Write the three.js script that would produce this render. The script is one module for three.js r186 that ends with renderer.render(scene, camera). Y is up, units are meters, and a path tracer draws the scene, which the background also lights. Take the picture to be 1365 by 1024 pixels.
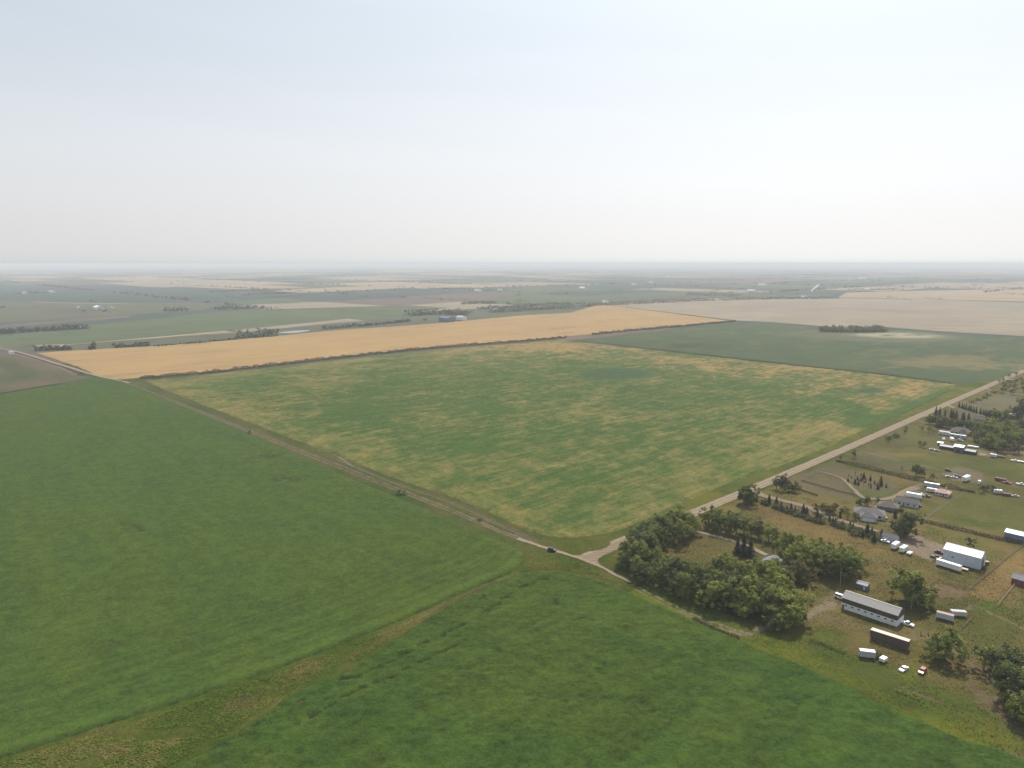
import * as THREE from 'three';
import { mergeGeometries, toCreasedNormals } from 'three/addons/utils/BufferGeometryUtils.js';
import { RoundedBoxGeometry } from 'three/addons/geometries/RoundedBoxGeometry.js';

// ------------------------------------------------------------ camera, sky, sun, air
const scene = new THREE.Scene();
const camera = new THREE.PerspectiveCamera(56.9, 4 / 3, 1, 120000);
camera.position.set(0, 155, 0);
camera.rotation.set(-9.669 * Math.PI / 180, 0, 0);

const renderer = new THREE.WebGLRenderer({ antialias: true });
renderer.toneMapping = THREE.LinearToneMapping;
renderer.toneMappingExposure = 1.18;
renderer.shadowMap.enabled = true;

const SUN_AZ = 26 * Math.PI / 180, SUN_EL = 50 * Math.PI / 180;
const sunDir = new THREE.Vector3(Math.sin(SUN_AZ) * Math.cos(SUN_EL), Math.sin(SUN_EL), -Math.cos(SUN_AZ) * Math.cos(SUN_EL));
const sun = new THREE.DirectionalLight(new THREE.Color().setRGB(1, 0.95, 0.87), 4.6);
sun.position.copy(sunDir).multiplyScalar(3000).add(new THREE.Vector3(0, 0, -600));
sun.target.position.set(0, 0, -600);
sun.castShadow = true;
sun.shadow.mapSize.set(4096, 4096);
Object.assign(sun.shadow.camera, { left: -1200, right: 1200, top: 1200, bottom: -1200, near: 10, far: 6000 });
scene.add(sun, sun.target);

// a hot, smoky summer sky: one smooth function of height and of the angle to the sun
{
  const W = 1024, Hh = 512, d = new Float32Array(W * Hh * 4);
  const mix = (a, b, t) => a + (b - a) * t;
  // thin streaks of high cloud
  const wisp = (az, el) => { const w = az + 0.3 * Math.sin(el * 11 + az * 1.7), q = Math.sin(el * 63 + Math.sin(w * 2.1) * 2.3 + w * 3.1) * Math.sin(w * 5.3 + el * 19 + 1) + 0.6 * Math.sin(el * 121 + w * 7 + Math.sin(w * 9) * 1.5) * Math.sin(w * 13 + el * 31); return Math.max(-0.4, q); };
  for (let j = 0; j < Hh; j++) for (let i = 0; i < W; i++) {
    const el = ((j + 0.5) / Hh - 0.5) * Math.PI, az = ((i + 0.5) / W - 0.5) * 2 * Math.PI;
    const v = new THREE.Vector3(Math.cos(el) * Math.cos(az), Math.sin(el), Math.cos(el) * Math.sin(az));
    const s = Math.max(0, Math.sin(el));
    const c = Math.max(-1, Math.min(1, v.dot(sunDir))), gam = Math.acos(c);
    let dz = Math.atan2(v.x, -v.z) - SUN_AZ; dz = Math.atan2(Math.sin(dz), Math.cos(dz));
    const glow = 1.8 * Math.exp(-gam / 0.436) + 1.2 * Math.exp(-gam / 0.1) + 0.10 * Math.exp(-Math.pow(dz / 0.61, 2) - s / 0.15);
    const k = 1 + 0.011 * wisp(az, el) * Math.exp(-Math.pow((s - 0.25) / 0.2, 2));
    const t1 = Math.min(1, s / 0.15), t2 = Math.min(1, Math.max(0, (s - 0.08) / 0.26)), t3 = Math.min(1, Math.max(0, (s - 0.3) / 0.7));
    const sm = t => t * t * (3 - 2 * t), b = [[0.645, 0.66, 0.435, 0.24], [0.636, 0.695, 0.53, 0.36], [0.634, 0.73, 0.63, 0.52]], o = (j * W + i) * 4;
    for (let c3 = 0; c3 < 3; c3++) d[o + c3] = (mix(mix(mix(b[c3][0], b[c3][1], sm(t1)), b[c3][2], sm(t2)), b[c3][3], sm(t3)) + glow * [1, 0.97, 0.93][c3]) * k * 0.822 * (1 - [0.115, 0.06, 0.04][c3] * Math.exp(-s / 0.013));
    d[o + 3] = 1;
  }
  const t = new THREE.DataTexture(d, W, Hh, THREE.RGBAFormat, THREE.FloatType);
  t.mapping = THREE.EquirectangularReflectionMapping;
  t.magFilter = THREE.LinearFilter; t.minFilter = THREE.LinearFilter; t.needsUpdate = true;
  scene.background = t; scene.environment = t;
}
scene.fog = new THREE.FogExp2(new THREE.Color().setRGB(0.95, 0.975, 1.0), 0.000102);

// ------------------------------------------------------------ helpers
function rng(seed) { let s = seed >>> 0; return () => { s = (s + 0x6D2B79F5) | 0; let t = Math.imul(s ^ (s >>> 15), 1 | s); t = (t + Math.imul(t ^ (t >>> 7), 61 | t)) ^ t; return ((t ^ (t >>> 14)) >>> 0) / 4294967296; }; }
const clamp = (x, a = 0, b = 1) => Math.max(a, Math.min(b, x));
const lerp = (a, b, t) => a + (b - a) * t;
const smooth = (a, b, x) => { const t = clamp((x - a) / (b - a)); return t * t * (3 - 2 * t); };
const PERM = (() => { const r = rng(77), a = new Float32Array(65536); for (let i = 0; i < 65536; i++) a[i] = r(); return a; })();
function vn(x, y) {                                   // value noise, 0..1, period 256
  const xi = Math.floor(x), yi = Math.floor(y), fx = x - xi, fy = y - yi;
  const u = fx * fx * (3 - 2 * fx), v = fy * fy * (3 - 2 * fy);
  const x0 = xi & 255, x1 = (xi + 1) & 255, y0 = (yi & 255) << 8, y1 = ((yi + 1) & 255) << 8;
  const a = PERM[y0 + x0], b = PERM[y0 + x1], c = PERM[y1 + x0], d = PERM[y1 + x1];
  return a + (b - a) * u + (c - a) * v + (a - b - c + d) * u * v;
}
function fbm(x, y, n = 4) { let s = 0, a = 0.5, t = 0; for (let i = 0; i < n; i++) { s += a * vn(x + i * 17.3, y + i * 9.1); t += a; a *= 0.5; x = x * 2.03; y = y * 2.03; } return s / t; }
const SRGB = (() => { const a = new Uint8Array(4097); for (let i = 0; i <= 4096; i++) { const l = i / 4096; a[i] = Math.round(255 * (l <= 0.0031308 ? l * 12.92 : 1.055 * Math.pow(l, 1 / 2.4) - 0.055)); } return a; })();
const enc = l => SRGB[Math.round(clamp(l) * 4096)];

const taken = {};
function numbered(n) { const k = taken[n] = (taken[n] ?? -1) + 1; return k ? n + '_' + String(k).padStart(3, '0') : n; }
function tag(o, label, category, group, kind) { o.userData = {}; if (label) o.userData.label = label; if (category) o.userData.category = category; if (group) o.userData.group = group; if (kind) o.userData.kind = kind; return o; }
function shade(o) { o.traverse(m => { if (m.isMesh) { m.castShadow = true; m.receiveShadow = true; } }); return o; }
function top(o, name) { o.name = numbered(name); scene.add(o); return shade(o); }
function mesh(name, geo, mat, parent) { const m = new THREE.Mesh(geo, mat); m.castShadow = m.receiveShadow = true; if (parent) { m.name = name; parent.add(m); } else { m.name = numbered(name); scene.add(m); } return m; }
function structure(name, geo, mat, label, category) { return tag(mesh(name, geo, mat), label, category, null, 'structure'); }
const lin = (r, g, b) => new THREE.Color().setRGB(r, g, b);
const earth = o => new THREE.MeshPhysicalMaterial({ specularIntensity: 0.1, ...o });   // soil and plants: hardly any mirror sheen
const nth = i => ['first', 'second', 'third', 'fourth', 'fifth', 'sixth', 'seventh', 'eighth', 'ninth', 'tenth', 'eleventh', 'twelfth', 'thirteenth', 'fourteenth', 'fifteenth', 'sixteenth', 'seventeenth', 'eighteenth', 'nineteenth', 'twentieth', 'twenty-first', 'twenty-second', 'twenty-third', 'twenty-fourth', 'twenty-fifth', 'twenty-sixth'][i];
const matte = (r, g, b, rough = 0.9, more = {}) => new THREE.MeshStandardMaterial({ color: lin(r, g, b), roughness: rough, ...more });

// the survey grid: A is the crossroads, u runs along the gravel road, w across it into the farmyards
const A0 = [38.1,-356.1];
const TH = 43.5 * Math.PI / 180, UX = Math.cos(TH), UZ = -Math.sin(TH), WX = Math.sin(TH), WZ = Math.cos(TH);
const toUW = (x, z) => [(x - A0[0]) * UX + (z - A0[1]) * UZ, (x - A0[0]) * WX + (z - A0[1]) * WZ];
const fromUW = (u, w) => [A0[0] + u * UX + w * WX, A0[1] + u * UZ + w * WZ];

function segDist(px, pz, a, b) { const dx = b[0] - a[0], dz = b[1] - a[1], t = clamp(((px - a[0]) * dx + (pz - a[1]) * dz) / (dx * dx + dz * dz)); const ex = px - a[0] - t * dx, ez = pz - a[1] - t * dz; return Math.sqrt(ex * ex + ez * ez); }
function polyDist(P, x, z) {                          // > 0 inside
  let d = 1e9, inside = false;
  for (let i = 0, j = P.length - 1; i < P.length; j = i++) {
    const a = P[i], b = P[j];
    const q = segDist(x, z, a, b); if (q < d) d = q;
    if ((a[1] > z) !== (b[1] > z) && x < (b[0] - a[0]) * (z - a[1]) / (b[1] - a[1]) + a[0]) inside = !inside;
  }
  return inside ? d : -d;
}
function nearestOn(P, x, z) {
  let d = 1e18, r = [x, z];
  for (let i = 0, j = P.length - 1; i < P.length; j = i++) {
    const a = P[j], b = P[i], dx = b[0] - a[0], dz = b[1] - a[1], t = clamp(((x - a[0]) * dx + (z - a[1]) * dz) / (dx * dx + dz * dz));
    const qx = a[0] + t * dx, qz = a[1] + t * dz, q = (qx - x) ** 2 + (qz - z) ** 2;
    if (q < d) { d = q; r = [qx, qz]; }
  }
  return r;
}
function smoothPoly(P, n = 3, closed = true) { const c = new THREE.CatmullRomCurve3(P.map(p => new THREE.Vector3(p[0], 0, p[1])), closed, 'centripetal'); return c.getPoints(P.length * n).slice(0, closed ? -1 : undefined).map(v => [v.x, v.z]); }
const bbox = P => [Math.min(...P.map(p => p[0])), Math.min(...P.map(p => p[1])), Math.max(...P.map(p => p[0])), Math.max(...P.map(p => p[1]))];

// colour texture from a function of a place on the ground: col(x, z, out) writes linear r, g, b
function groundTexture(w, h, place, col) {
  const d = new Uint8Array(w * h * 4), out = [0, 0, 0];
  for (let j = 0; j < h; j++) for (let i = 0; i < w; i++) {
    const p = place((i + 0.5) / w, (j + 0.5) / h); col(p[0], p[1], out);
    const o = (j * w + i) * 4; d[o] = enc(out[0]); d[o + 1] = enc(out[1]); d[o + 2] = enc(out[2]); d[o + 3] = 255;
  }
  const t = new THREE.DataTexture(d, w, h, THREE.RGBAFormat); t.colorSpace = THREE.SRGBColorSpace;
  t.magFilter = THREE.LinearFilter; t.minFilter = THREE.LinearMipmapLinearFilter; t.generateMipmaps = true; t.anisotropy = 8; t.needsUpdate = true; return t;
}
function bumpTexture(n, f) {
  const d = new Uint8Array(n * n * 4);
  for (let j = 0; j < n; j++) for (let i = 0; i < n; i++) { const o = (j * n + i) * 4, v = Math.round(255 * clamp(f(i / n, j / n))); d[o] = d[o + 1] = d[o + 2] = v; d[o + 3] = 255; }
  const t = new THREE.DataTexture(d, n, n, THREE.RGBAFormat); t.wrapS = t.wrapT = THREE.RepeatWrapping; t.magFilter = THREE.LinearFilter; t.needsUpdate = true; return t;
}
// tileable relief of a crop canopy: heads and tufts leaning with the wind
const canopyBump = bumpTexture(1024, (u, v) => 0.4 * vn(u * 256, v * 256) + 0.35 * vn(u * 128 + 5, v * 128 + 3) + 0.25 * vn(u * 64 + v * 0, v * 64 + 7));
const gritBump = bumpTexture(512, (u, v) => 0.6 * vn(u * 256, v * 256) + 0.4 * vn(u * 128 + 5, v * 128 + 3));
function repeated(t, x, y = x) { const c = t.clone(); c.repeat.set(x, y); c.needsUpdate = true; return c; }

// a standing crop: a slab with a rough top, its sides at the field's edge, grooves where the crop lies flat
function cropField(name, P, cell, H, rough, material, uvOf, label, grooves = [], base = -0.25) {
  const [x0, z0, x1, z1] = bbox(P), nx = Math.ceil((x1 - x0) / cell) + 2, nz = Math.ceil((z1 - z0) / cell) + 2;
  const id = new Int32Array(nx * nz).fill(-1), D = new Float32Array(nx * nz), pos = [], uv = [], idx = [];
  for (let j = 0; j < nz; j++) for (let i = 0; i < nx; i++) D[j * nx + i] = polyDist(P, x0 + (i - 0.5) * cell, z0 + (j - 0.5) * cell);
  const gb = grooves.map(g => { const b = bbox(g.pts), m = g.width + 1; return [b[0] - m, b[1] - m, b[2] + m, b[3] + m]; });
  const vert = k => {
    if (id[k] >= 0) return id[k];
    let x = x0 + (k % nx - 0.5) * cell, z = z0 + (Math.floor(k / nx) - 0.5) * cell, y = base;
    if (D[k] > 0) {
      y = H * smooth(0, 1.7, D[k]) + rough * (1.2 * (vn(x * 0.3 - z * 0.16, z * 0.5 + x * 0.14) - 0.5) + 0.9 * (vn(x * 0.17, z * 0.21) - 0.5) + 0.7 * (vn(x * 1.3 + 9, z * 1.3) - 0.5));
      grooves.forEach((g, n) => { const b = gb[n]; if (x < b[0] || x > b[2] || z < b[1] || z > b[3]) return; let d = 1e9; for (let q = 1; q < g.pts.length; q++) d = Math.min(d, segDist(x, z, g.pts[q - 1], g.pts[q])); const ragged = d + (vn(x * 0.45 + 3, z * 0.45) - 0.45) * g.width * 1.8; y -= g.depth * smooth(g.width * 0.5, g.width * 0.12, ragged); });
      if (D[k] < cell * 0.45) { const q = nearestOn(P, x, z); x = q[0]; z = q[1]; y = base; }
    } else { const q = nearestOn(P, x, z); x = q[0]; z = q[1]; }
    const t = uvOf(x, z); pos.push(x, y, z); uv.push(t[0], t[1]);
    return id[k] = pos.length / 3 - 1;
  };
  for (let j = 0; j < nz - 1; j++) for (let i = 0; i < nx - 1; i++) {
    const a = j * nx + i, b = a + 1, c = a + nx, d = c + 1;
    if (D[a] <= 0 && D[b] <= 0 && D[c] <= 0 && D[d] <= 0) continue;
    const A = vert(a), B = vert(b), C = vert(c), E = vert(d); idx.push(A, C, B, B, C, E);
  }
  const g = new THREE.BufferGeometry();
  g.setAttribute('position', new THREE.Float32BufferAttribute(pos, 3)); g.setAttribute('uv', new THREE.Float32BufferAttribute(uv, 2)); g.setIndex(idx); g.computeVertexNormals();
  return structure(name, g, material, label, 'field');
}
// a flat sheet over a polygon (far fields, ponds), uv in metres
function flatField(P, y, thick = 0) {
  const s = new THREE.Shape(P.map(p => new THREE.Vector2(p[0], -p[1])));
  const g = thick ? new THREE.ExtrudeGeometry(s, { depth: thick, bevelEnabled: false }) : new THREE.ShapeGeometry(s);
  g.rotateX(-Math.PI / 2); g.translate(0, y, 0); return g;
}
// a ribbon along a line, with a wandering edge
function ribbon(pts, width, y, seed = 1, wob = 0.25, step = 3) {
  const c = new THREE.CatmullRomCurve3(pts.map(p => new THREE.Vector3(p[0], 0, p[1])), false, 'centripetal'), L = c.getLength(), n = Math.max(4, Math.round(L / step)), P = [], U = [], I = [];
  const ps = c.getSpacedPoints(n);
  for (let i = 0; i <= n; i++) {
    const a = ps[Math.max(0, i - 1)], b = ps[Math.min(n, i + 1)], dx = b.x - a.x, dz = b.z - a.z, l = Math.hypot(dx, dz) || 1, s = i / n * L;
    const wa = (Array.isArray(width) ? lerp(width[0], width[1], i / n) : width) / 2;
    for (const e of [-1, 0, 1]) { const k = e * (wa + wob * 2 * (vn(s * 0.35 + seed * 31, e * 7.7 + seed) - 0.5)); P.push(ps[i].x - dz / l * k, y + (e ? 0 : 0.05), ps[i].z + dx / l * k); U.push(s, (e + 1) * wa); }
    if (i < n) for (const q of [0, 1]) { const o = i * 3 + q; I.push(o, o + 1, o + 3, o + 1, o + 4, o + 3); }
  }
  const g = new THREE.BufferGeometry(); g.setAttribute('position', new THREE.Float32BufferAttribute(P, 3)); g.setAttribute('uv', new THREE.Float32BufferAttribute(U, 2)); g.setIndex(I); g.computeVertexNormals();
  if (g.attributes.normal.getY(1) < 0) { const ix = g.index.array; for (let i = 0; i < ix.length; i += 3) { const t = ix[i]; ix[i] = ix[i + 1]; ix[i + 1] = t; } g.computeVertexNormals(); }
  return g;
}

// ------------------------------------------------------------ the land
const farGrain = groundTexture(512, 512, (u, v) => [u, v], (u, v, o) => { const n = 0.5 * fbm(u * 16, v * 64, 4) + 0.5 * fbm(u * 8 + 40, v * 8, 3); const k = 0.5 + 0.55 * n; o[0] = k; o[1] = k; o[2] = k; });
farGrain.wrapS = farGrain.wrapT = THREE.RepeatWrapping;
const grain1 = repeated(farGrain, 1 / 900), grain2 = repeated(farGrain, 1 / 500, 1 / 700);
const TINT = {
  tan: [0.33, 0.245, 0.15], ochre: [0.42, 0.28, 0.12], green: [0.095, 0.115, 0.055], deep: [0.056, 0.078, 0.06], olive: [0.105, 0.105, 0.058], brown: [0.14, 0.105, 0.08], pale: [0.275, 0.222, 0.155], dull: [0.095, 0.1, 0.06],
};
const farMat = {};
for (const k in TINT) farMat[k] = earth({ color: lin(...TINT[k]), map: grain1, roughness: 1 });

{ // the plain out to the horizon
  const g = new THREE.CircleGeometry(60000, 96); g.rotateX(-Math.PI / 2); g.translate(0, -1.2, 0);
  const p = g.attributes.position, uv = g.attributes.uv; for (let i = 0; i < p.count; i++) uv.setXY(i, p.getX(i), p.getZ(i));
  structure('ground', g, farMat.dull, 'flat prairie ground reaching to the hazy horizon', 'ground');
}
{ // quarter sections of farmland beyond the near fields, on the survey grid
  const r = rng(5), kinds = ['tan', 'green', 'deep', 'olive', 'brown', 'pale', 'tan', 'green', 'deep', 'deep'], sets = {};
  const add = (u0, w0, su, sw, y) => {
    const c = fromUW(u0 + su / 2, w0 + sw / 2); const dz = -c[1], dx = c[0];
    if (dz < 900 || Math.abs(dx) > dz * 0.95 + 900) return;
    const k = kinds[Math.floor(r() * kinds.length)], m = 9;
    const q = [[u0 + m, w0 + m], [u0 + su - m, w0 + m], [u0 + su - m, w0 + sw - m], [u0 + m, w0 + sw - m]].map(a => fromUW(...a));
    const G = sets[k] ??= { p: [], u: [], i: [] }, o = G.p.length / 3;
    for (const a of q) { G.p.push(a[0], y, a[1]); G.u.push(a[0], a[1]); }
    G.i.push(o, o + 1, o + 2, o, o + 2, o + 3);
  };
  const S = 805;
  for (let a = -14; a < 22; a++) for (let b = -22; b < 14; b++) {
    const u0 = a * S - 12, w0 = b * S - 26;
    if (a >= -1 && a <= 0 && b >= -1 && b <= 0) continue;
    if (r() < 0.45) { add(u0, w0, S / 2, S, -0.7); add(u0 + S / 2, w0, S / 2, S, -0.7); } else if (r() < 0.3) { add(u0, w0, S, S / 2, -0.7); add(u0, w0 + S / 2, S, S / 2, -0.7); } else add(u0, w0, S, S, -0.7);
  }
  const T = 1610;
  for (let a = -24; a < 36; a++) for (let b = -36; b < 24; b++) { if (a >= -7 && a < 11 && b >= -11 && b < 7) continue; const c = fromUW(a * T, b * T); if (Math.hypot(...c) > 42000) continue; if (r() < 0.45) { add(a * T, b * T, T, T / 2, -0.7); add(a * T, b * T + T / 2, T, T / 2, -0.7); } else add(a * T, b * T, T, T, -0.7); }
  for (const k in sets) { const G = sets[k], g = new THREE.BufferGeometry(); g.setAttribute('position', new THREE.Float32BufferAttribute(G.p, 3)); g.setAttribute('uv', new THREE.Float32BufferAttribute(G.u, 2)); g.setIndex(G.i); g.computeVertexNormals(); structure('farmland', g, farMat[k], 'distant patchwork of ' + k + ' coloured fields', 'field'); }
}
// fields in the middle distance, each where its own fence lines run
const midFields = [
  ['dull', -0.45, [[-919.3,-1160.4],[-958.1,-1319.4],[-855.3,-1369.2],[-750.8,-1480.9],[-619.5,-1611.9],[-476.6,-1857.7],[-275.2,-2126.8],[-107.8,-2404.7],[238.9,-2929],[834,-3650],[1601,-3650],[1433,-3114],[942,-3114],[448.3,-2617.9],[181.9,-2223.2],[-232.1,-1789.6],[-419,-1629.9],[-522.8,-1480.9],[-676.4,-1331.5],[-820.6,-1219.3],[-901.8,-1240.2],[-817.3,-1058]], 'rough green strip with tracks beyond the ochre field'],
  ['green', -0.5, [[-1120.5,-1382.3],[-1106.3,-1527.5],[-1082.4,-1811.7],[-919.3,-2404.7],[-391.7,-2665.1],[-219.9,-2528.3],[-334.4,-2223.2],[-457.7,-2038.3],[-615.1,-1746.8],[-766.1,-1511.6],[-856,-1382.3],[-975.6,-1343.8],[-1024.7,-1261.9]], 'light green field behind the track with white farm buildings'],
  ['brown', -0.48, [[-1311.8,-1667.1],[-1308.7,-1811.7],[-1237.7,-2010.4],[-1156.5,-2158],[-1114.8,-2067],[-1174.2,-1906],[-1247.8,-1726.2],[-1228.9,-1560.2]], 'narrow bare dirt strip left of the far farmyard'],
  ['olive', -0.5, [[-2220.2,-2764.8],[-2146.2,-2988.1],[-1667,-2764.8],[-1134.8,-2817.5],[-1046.1,-2404.7],[-1254.6,-2038.3],[-1358.4,-1881.5],[-1378.1,-1706.1]], 'olive pasture around the far white farmyard'],
  ['deep', -0.5, [[-3892,-4998],[-3700,-5171],[-2990,-5357],[-2076,-4684],[-1452,-4160],[-968,-3650],[-1156.6,-2872.2],[-1698.4,-2817.5],[-2190,-3050],[-2202.8,-2817.5]], 'deep green field behind the far white farmyard'],
  ['pale', -0.46, [[-3341,-5771],[-3161,-6254],[-2204,-4998],[-2263,-4684],[-2498,-4836]], 'small pale stubble field far off'],
  ['tan', -0.5, [[-1461,-3838],[-1167,-4684],[-742,-5262],[-501,-4998],[-693,-4541],[-1008,-3993],[-1326,-3479]], 'long pale tan strip field far off'],
  ['deep', -0.5, [[-1162,-3323],[-950,-3889],[-405,-4684],[83,-4541],[-270,-3650],[-775.4,-2929]], 'blue green field behind the brown fallow'],
  ['brown', -0.48, [[-767.8,-2900.3],[-277,-3742],[88,-3742],[-104,-3050],[-448.3,-2617.9]], 'brown fallow field in the middle distance'],
  ['green', -0.4, [[-52.8,-2223.2],[18.1,-2292.5],[196.9,-2347.2],[16.8,-2126.8],[-91.5,-2038.3]], 'small green wedge at the edge of the ochre field'],
  ['pale', -0.3, [[342.1,-2764.8],[741,-3081],[928,-3215],[1150,-3147],[1506,-3250],[2044,-2844.6],[2295.3,-2665.1],[1235.9,-1422.9],[1106.3,-1527.5],[997.8,-1629.9],[920.3,-1746.8],[781.5,-1768],[696,-1893.7],[615.5,-1956.8]], 'wide pale tan grain field behind the dark green field'],
  ['tan', -0.35, [[1522,-3323],[1796,-3838],[2220,-4047],[3156,-4407],[3688,-4407],[2322.1,-2764.8],[2104.2,-2929],[1731,-3181]], 'pale stubble field far off beyond the fence line'],
];
for (const [k, y, P, label] of midFields) structure('field', flatField(P, y), farMat[k], label, 'field');

// ---- the three big near crops and the ochre and dark green ones behind them
const rectUV = (x0, z0, x1, z1) => (x, z) => [(x - x0) / (x1 - x0), (z - z0) / (z1 - z0)];
let leftCrop, frontCrop;
// flattened, trampled crop: soil, plus groove shade painted dark along the gaps, ragged at the edge
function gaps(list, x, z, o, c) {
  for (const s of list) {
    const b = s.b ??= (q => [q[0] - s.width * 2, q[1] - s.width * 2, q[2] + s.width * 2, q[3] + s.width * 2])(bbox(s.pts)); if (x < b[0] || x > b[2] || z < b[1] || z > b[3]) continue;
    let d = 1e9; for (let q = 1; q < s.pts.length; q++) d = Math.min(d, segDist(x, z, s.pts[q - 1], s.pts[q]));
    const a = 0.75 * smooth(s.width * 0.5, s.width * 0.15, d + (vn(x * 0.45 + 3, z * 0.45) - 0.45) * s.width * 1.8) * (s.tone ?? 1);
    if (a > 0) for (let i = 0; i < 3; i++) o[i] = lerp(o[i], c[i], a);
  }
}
{ // smooth green crop left of the dirt track
  const P = smoothPoly([[-739.1,-694.8],[-641.5,-801.8],[-613.2,-834.9],[-593.2,-887.1],[-579.7,-927.6],[-564.7,-958.7],[-540.2,-946]], 3, false).concat(smoothPoly([[-518.6,-930.6],[-460.9,-870.8],[-244.2,-637.6],[-138.7,-521.7],[-76.6,-455.1],[-37.8,-413],[-14,-387.7],[0.6,-372.3],[5.9,-365.1],[7.8,-357.1],[5.6,-346.7],[-0.9,-336.8],[-22.3,-316.2],[-47.1,-290.2],[-76.3,-263.5],[-101.8,-242.7],[-126.4,-224.8],[-144.9,-212.1],[-161.9,-200.9],[-181.6,-190.5],[-209,-177.6]], 3, false));
  const B = bbox(P), place = (u, v) => [lerp(B[0], B[2], u), lerp(B[1], B[3], v)];
  const rows = Math.PI / 180 * 128, cx = Math.cos(rows), sx = -Math.sin(rows);
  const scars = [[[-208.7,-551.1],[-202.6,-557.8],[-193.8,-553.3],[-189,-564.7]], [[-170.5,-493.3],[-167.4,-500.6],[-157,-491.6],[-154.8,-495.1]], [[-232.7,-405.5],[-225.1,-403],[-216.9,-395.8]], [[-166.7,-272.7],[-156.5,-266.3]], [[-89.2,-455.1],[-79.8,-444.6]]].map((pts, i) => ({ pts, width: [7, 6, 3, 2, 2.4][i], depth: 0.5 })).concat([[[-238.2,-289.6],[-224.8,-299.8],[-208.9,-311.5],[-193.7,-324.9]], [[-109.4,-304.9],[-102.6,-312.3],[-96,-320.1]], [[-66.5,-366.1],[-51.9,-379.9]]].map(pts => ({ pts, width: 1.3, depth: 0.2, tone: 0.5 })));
  const rim = [[7.8,-357.1],[5.6,-346.7],[-0.9,-336.8],[-22.3,-316.2],[-47.1,-290.2],[-76.3,-263.5],[-101.8,-242.7],[-126.4,-224.8],[-144.9,-212.1],[-161.9,-200.9],[-181.6,-190.5]];
  const col = leftCrop = (x, z, o) => {
    const a = x * cx + z * sx, b = -x * sx + z * cx, u2 = toUW(x, z);
    const big = fbm(x * 0.006 + 3, z * 0.006, 3), mid = fbm(a * 0.012 + 11, b * 0.05, 3), row = fbm(u2[1] * 0.02 + 50, u2[0] * 0.33, 2), fine = vn(x * 0.9, z * 0.9), f2 = vn(x * 2.6, z * 2.6);
    const clump = fbm(x * 0.22 + 3, z * 0.22, 2), yel = 0.25 + 0.5 * smooth(0.36, 0.7, 0.55 * big + 0.45 * mid), k = 0.93 + 0.12 * (mid - 0.5) + 0.12 * (row - 0.5) + 0.4 * (clump - 0.5) + 0.4 * (fine - 0.5) + 0.3 * (f2 - 0.5);
    let rd = 1e9; for (let i = 1; i < rim.length; i++) rd = Math.min(rd, segDist(x, z, rim[i - 1], rim[i]));
    const pass = (vn(rd * 0.42, 5) * 0.6 + vn(rd * 0.16, 9) * 0.4 - 0.5) * smooth(75, 30, rd + 20 * (big - 0.5)) * 0.45, q = k + pass;
    o[0] = lerp(0.037, 0.050, yel) * q; o[1] = lerp(0.069, 0.071, yel) * q; o[2] = lerp(0.012, 0.0085, yel) * q;
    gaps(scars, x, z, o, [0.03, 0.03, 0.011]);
  };
  const tex = groundTexture(2048, 2048, place, col);
  const W = B[2] - B[0], D = B[3] - B[1];
  const m = earth({ map: tex, roughness: 0.95, bumpMap: repeated(canopyBump, W / 90, D / 90), bumpScale: 0.3 });
  cropField('crop_field', P, 1.9, 0.75, 0.22, m, rectUV(B[0], B[1], B[2], B[3]), 'even green crop field left of the dirt track', scars);
}
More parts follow.
